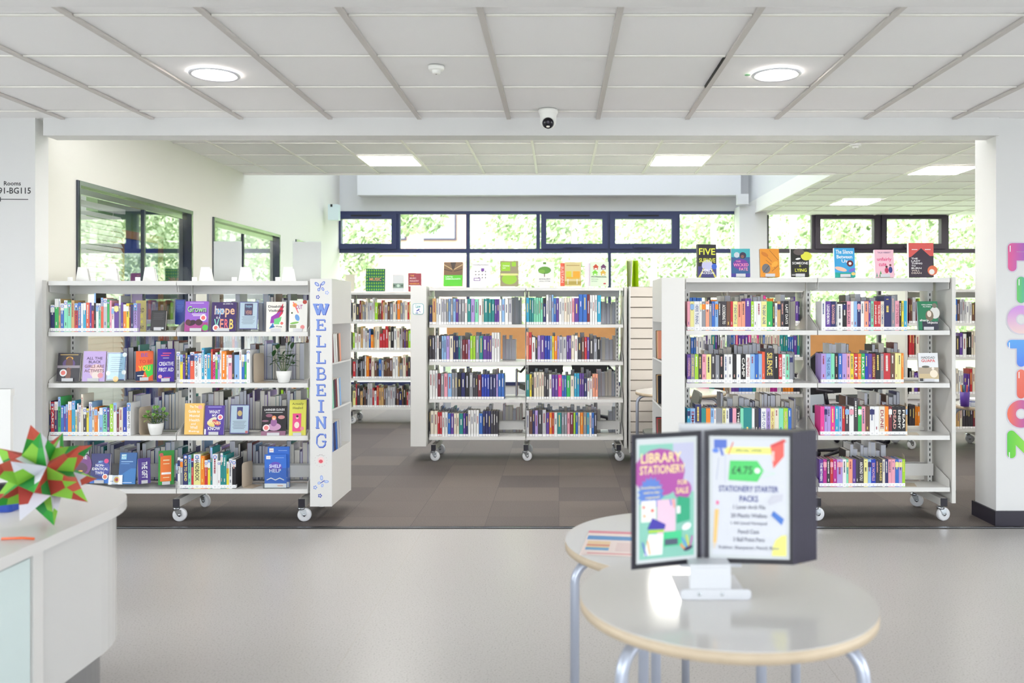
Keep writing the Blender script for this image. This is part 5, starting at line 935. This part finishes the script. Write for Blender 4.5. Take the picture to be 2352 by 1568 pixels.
# ------------------------------------------------------------------ pillar lettering FICTION
def gradmat(name, a, b_, horiz=False):
    m = mat(name, a, .3); nt = m.node_tree; bs = nt.nodes['Principled BSDF']; tc = nt.nodes.new('ShaderNodeTexCoord'); sp = nt.nodes.new('ShaderNodeSeparateXYZ'); cr = nt.nodes.new('ShaderNodeValToRGB')
    cr.color_ramp.elements[0].color = (*lin(a), 1); cr.color_ramp.elements[1].color = (*lin(b_), 1); nt.links.new(tc.outputs['Generated'], sp.inputs[0]); nt.links.new(sp.outputs[0 if horiz else 2], cr.inputs[0]); nt.links.new(cr.outputs[0], bs.inputs['Base Color']); return m
PYF = BY+.02
FSG = thing('pillar_lettering', 'colourful bubble letters spelling fiction down the white pillar', 'sign', (X(2345, PYF), PYF, 0))
halo = mat('letter_halo', (205, 198, 210), .4)
def bubble(pts_list, ztop, zbot, w, a, b_, hz):
    q = MB(); th = .058; H = zbot and ztop-zbot
    def P(u, v): return ((u-.5)*w, zbot+v*H)
    for k, (rad, y, m) in enumerate(((th*.5+.009, -.0012, halo), (th*.5, -.0024, gradmat('bubble_%s' % (str(a)), a, b_, hz)))):
        mb = MB() if k else q
        for pl in pts_list:
            pp = [P(*p) for p in pl]
            for i in range(len(pp)):
                y -= .00003; c = pp[i]; mb.add([(c[0]+rad*math.cos(2*PI*j/20), y, c[1]+rad*math.sin(2*PI*j/20)) for j in range(20)], [list(range(20))], m)
                if i+1 < len(pp):
                    d = pp[i+1]; dx, dz = d[0]-c[0], d[1]-c[1]; L = math.hypot(dx, dz) or 1; nx, nz = -dz/L*rad, dx/L*rad
                    y -= .00003; mb.add([(c[0]+nx, y, c[1]+nz), (c[0]-nx, y, c[1]-nz), (d[0]-nx, y, d[1]-nz), (d[0]+nx, y, d[1]+nz)], [(0, 1, 2, 3)], m)
        if k: hl = mb
    u, v = pts_list[0][0]; c = P(u, v); q.add([(c[0]-.018, -.0036, c[1]-.03), (c[0]-.012, -.0036, c[1]-.03), (c[0]-.012, -.0036, c[1]+.012), (c[0]-.018, -.0036, c[1]+.012)], [(0, 1, 2, 3)], cm((245, 245, 250)))
    o = q.build('letter', FSG); hl.build('letter_face', o)
circ = lambda a0, a1, n=16: [(.5+.5*math.cos(R(a0+(a1-a0)*k/n)), .5+.5*math.sin(R(a0+(a1-a0)*k/n))) for k in range(n+1)]
LS = [('F', 568, 613, [[(0, 1), (1, 1)], [(0, 1), (0, 0)], [(0, .55), (.8, .55)]], (215, 55, 130), (90, 60, 190), True, .12), ('I', 645, 686, [[(.5, 1), (.5, 0)]], (70, 185, 60), (30, 160, 130), True, .1), ('C', 711, 756, [circ(50, 310)], (225, 195, 190), (190, 120, 210), False, .13), ('T', 790, 832, [[(0, 1), (1, 1)], [(.5, 1), (.5, 0)]], (50, 110, 220), (60, 150, 225), False, .13), ('I', 858, 905, [[(.5, 1), (.5, 0)]], (215, 80, 60), (225, 100, 75), False, .1), ('O', 928, 972, [circ(0, 360, 20)], (230, 100, 60), (130, 60, 180), True, .13), ('N', 998, 1042, [[(0, 0), (0, 1), (1, 0), (1, 1)]], (80, 190, 50), (150, 215, 60), True, .13)]
for ch, ya, yb, pl, a, b_, hz, w_ in LS: bubble(pl, Z(ya, PYF), Z(yb, PYF), w_, a, b_, hz)

# ------------------------------------------------------------------ things beyond the bookcases
t2 = round_table(X(2300, 6.6), 6.62, .72, .34, (215, 150, 330, 30), 'round_table', 'round table half hidden behind the lettered pillar')
t3 = round_table(X(1560, 7.7), 7.62, .73, .40, (175, 250, 60, 320), 'round_table', 'round table half hidden behind the fiction bookcase column')
q = MB(); q.lathe([(0, 0), (.03, 0), (.036, .11), (.033, .11), (.028, .006)], mat('purple_plastic', (95, 60, 160), .4), 20); pp_ = X(2207, 6.5); o = q.build('pencil_pot'); tag(o, 'purple pot of pens on the table behind the lettered pillar', 'pen pot'); o.location = (pp_+.03, 6.5, .721)
for i, c in enumerate(('or', 'bk', 'tl', 'ro', 'pu')):
    q = MB().tube([(0, 0, .01), (.01*(i-2), .006*(i % 2), .16)], .004, cm(c), 8); o = q.build('pen'); tag(o, '%s pen standing in the purple pot' % PAL[c][1], 'pen', 'pens in the purple pot'); o.location = (pp_+.03+.007*(i-2), 6.5+.008*((i % 3)-1), .724)
q = MB().box(0, .24, 0, .2, 0, .03, cm((225, 228, 235))).box(.005, .235, .005, .195, .03, .036, cm((90, 110, 170))).box(.01, .23, .01, .19, .036, .05, cm((236, 236, 240))); o = q.build('paper_tray'); tag(o, 'white paper tray on the table behind the lettered pillar', 'tray'); o.location = (pp_+.08, 6.5, .721)
# grey chair near the slatted stand
t = thing('plastic_chair', 'grey plastic chair behind the fiction bookcase column', 'chair', (X(1535, 7.0), 6.98, 0)); GC = mat('grey_plastic', (95, 98, 92), .5)
q = MB(); q.rbox(-.2, .2, -.2, .2, .43, .46, .08, GC); q.build('seat', t); q = MB(); q.M = Matrix.Translation((.16, 0, .46)) @ Matrix.Rotation(R(12), 4, 'Y'); q.rbox(0, .02, -.18, .18, 0, .34, .05, GC, 'x'); q.build('backrest', t)
for sx in (-1, 1):
    for sy in (-1, 1): MB().tube([(sx*.13, sy*.13, .43), (sx*.2, sy*.19, 0.01)], .011, LEG, 8).build('leg', t)
WS = mat('study_wood', (196, 140, 84), .45, vary=.06, vscale=9)
def carrel(x0, x1, y, z0, z1, label):
    t = thing('study_desk', label, 'desk', (x0, y, 0)); w = x1-x0
    MB().box(0, w, 0, .03, z0, z1, WS).build('privacy_screen', t); MB().box(0, w, -.65, 0, .71, .74, mat('desk_white_top', (226, 226, 226), .4)).build('desk_top', t)
    for xx in (.03, w-.06): MB().box(xx, xx+.03, -.6, -.02, 0, .71, LEG).build('leg', t)
carrel(X(1010, 11.2), X(1425, 11.2), 11.9, .74, Z(750, 11.9), 'study desk with tan wooden screen seen through the law bookcase')
carrel(X(1868, 9.9), X(2010, 9.9), 10.2, .74, Z(757, 10.2), 'study desk with orange wooden screen seen through the fiction bookcase')
MESH = mat('chair_mesh_black', (24, 24, 30), .7)
def office_chair(x, y, yaw, label):
    t = thing('office_chair', label, 'chair', (x, y, 0), (0, 0, R(yaw)), 'black office chairs at the study desks')
    q = MB(); q.rbox(-.24, .24, -.24, .22, .45, .52, .08, MESH); q.build('seat', t)
    q = MB(); P = [(-.22, .62), (.22, .62), (.24, .8), (.2, .98), (.1, 1.04), (-.1, 1.04), (-.2, .98), (-.24, .8)]; q.prism(P, -.27, -.245, MESH, 'y'); q.build('backrest', t)
    q = MB().tube([(-.2, -.24, .8), (-.27, -.1, .68), (-.27, .1, .68)], .016, BLACK, 8); q.build('armrest', t); q = MB().tube([(.2, -.24, .8), (.27, -.1, .68), (.27, .1, .68)], .016, BLACK, 8); q.build('armrest', t)
    MB().tube([(0, 0, .08), (0, 0, .46)], .025, CHROME, 12).tube([(0, -.22, .5), (0, -.26, .66)], .02, BLACK, 8).build('column', t)
    q = MB()
    for k in range(5): a = 2*PI*k/5; q.tube([(0, 0, .1), (.28*math.cos(a), .28*math.sin(a), .06)], [.022, .014], BLACK, 8); q.lathe([(0, -.014), (.028, -.014), (.028, .014), (0, .014)], BLACK, 12, (.28*math.cos(a), .28*math.sin(a), .028), 'y')
    q.build('star_base', t)
office_chair(X(1240, 10.9), 10.9, 15, 'black office chair seen through the law bookcase, by the divide of its bays'); office_chair(X(1368, 11.0), 11.0, -20, 'black office chair seen through the law bookcase, nearer the slatted stand')
office_chair(X(1980, 9.3), 9.25, 10, 'black mesh chair seen above the second shelf of the fiction bookcase'); office_chair(X(1890, 9.0), 8.3, -150, 'black mesh chair seen beside the divide of the fiction bookcase')
q = MB(); q.box(0, 1.6, 0, .03, 0, .02, STEEL)

# ------------------------------------------------------------------ outside
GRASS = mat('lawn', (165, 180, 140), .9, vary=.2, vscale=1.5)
struct(MB().box(-60, 60, 14.2, 80, -.25, -.12, GRASS), 'ground_garden')
struct(MB().box(-60, 60, -60, 14.2, -.3, -.13, mat('paving', (190, 190, 186), .9)), 'ground_entrance')
random.seed(5)
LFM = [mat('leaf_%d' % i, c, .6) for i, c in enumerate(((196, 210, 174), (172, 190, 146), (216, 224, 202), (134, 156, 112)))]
for m in LFM: m.node_tree.nodes['Principled BSDF'].inputs['Subsurface Weight'].default_value = 0
def leaves(mb, c, rad, n, s, mats):
    for _ in range(n):
        a = random.uniform(0, 2*PI); u = random.uniform(-1, 1); rr = random.uniform(.55, 1)**.6; k = math.sqrt(1-u*u)
        p = Vector((c[0]+rad[0]*rr*k*math.cos(a), c[1]+rad[1]*rr*k*math.sin(a), c[2]+rad[2]*rr*u))
        d = Vector((random.gauss(0, 1), random.gauss(0, 1), random.gauss(0, 1))).normalized(); e = d.orthogonal().normalized(); f = d.cross(e); ss = s*random.uniform(.6, 1.3)
        mb.add([p-e*ss, p+f*ss*.5, p+e*ss, p-f*ss*.5], [(0, 1, 2, 3)], random.choice(mats))
BARK = mat('birch_bark', (225, 222, 212), .8, vary=.15, vscale=5)
def tree(x, y, h, r, label, n=2600):
    t = thing('garden_tree', label, 'tree', (x, y, -.12), group='trees outside the far windows')
    q = MB(); bx, by = random.uniform(-.3, .3), random.uniform(-.2, .2); q.tube([(0, 0, 0), (bx*.4, by, h*.4), (bx, by, h*.9)], [.12, .09, .03], BARK, 8)
    for k in range(7): a = random.uniform(0, 2*PI); z = h*random.uniform(.3, .8); q.tube([(bx*z/h, by*z/h, z), (bx*z/h+math.cos(a)*r*.7, by*z/h+math.sin(a)*r*.5, z+h*.14)], [.035, .01], BARK, 5)
    q.build('trunk', t); q = MB()
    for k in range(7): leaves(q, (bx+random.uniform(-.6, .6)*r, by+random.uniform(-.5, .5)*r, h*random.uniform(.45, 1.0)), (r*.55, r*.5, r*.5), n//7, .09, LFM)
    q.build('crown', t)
for (px, y, h, r, l) in ((960, 20, 6.2, 1.1, 'slim pale trunked tree outside, seen left of the middle window mullion'), (1170, 24, 6.5, 1.1, 'white trunked tree outside between the two middle casements'), (1330, 20, 6.5, 1.1, 'leafy tree outside behind the middle casement'), (1500, 24, 6.4, 1.2, 'leafy tree outside behind the casement before the column'), (1655, 20, 6.2, 1.1, 'leafy tree outside just left of the white column'), (1815, 24, 6.3, 1.1, 'leafy tree outside just right of the white column'), (1965, 20, 6, 1.0, 'pale trunked tree outside behind the brown casement'), (2115, 24, 6.4, 1.2, 'pale branching tree outside behind the second brown casement'), (2270, 20, 6.2, 1.1, 'leafy tree outside seen next to the lettered pillar'), (830, 23.4, 4.0, 1.0, 'low leafy tree outside at the brick building')): tree(X(px, y), y, h, r, l)
q = MB()
for k in range(46):
    x = -18+k*.95+random.uniform(-.3, .3)
    if x < -1.6: continue
    top = 6.5 if x > -5 else 2.6
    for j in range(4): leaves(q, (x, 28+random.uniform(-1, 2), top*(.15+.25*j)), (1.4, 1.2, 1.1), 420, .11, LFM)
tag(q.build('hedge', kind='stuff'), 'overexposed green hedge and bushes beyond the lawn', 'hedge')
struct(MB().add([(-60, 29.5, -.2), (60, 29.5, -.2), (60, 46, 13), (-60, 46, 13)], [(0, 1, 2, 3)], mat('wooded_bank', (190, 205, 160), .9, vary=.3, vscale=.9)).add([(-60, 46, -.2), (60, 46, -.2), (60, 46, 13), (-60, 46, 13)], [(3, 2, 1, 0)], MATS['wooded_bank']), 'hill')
t = thing('brick_building', 'pinkish brick building outside beyond the leftmost casement', 'building', (X(690, 27), 26.5, -.12)); BR = mat('brick_wall', (196, 158, 144), .9, vary=.1, vscale=3)
MB().box(0, 5.3, 0, .6, 0, 9, BR).build('wall', t)
for k in range(3):
    w_ = MB(); x0 = .8+k*1.55; w_.box(x0, x0+1.1, -.05, .0, 3.75, 4.85, FRAME2); w = w_.build('window', t); MB().box(x0+.06, x0+1.04, -.06, -.05, 3.81, 4.79, mat('far_glass', (170, 190, 215), .1)).build('pane', w)
MB().box(0, 5.3, -.06, 0, 3.3, 3.42, mat('stone_band', (230, 222, 212), .8)).build('stone_band', t)
print('individual spine books', NB)
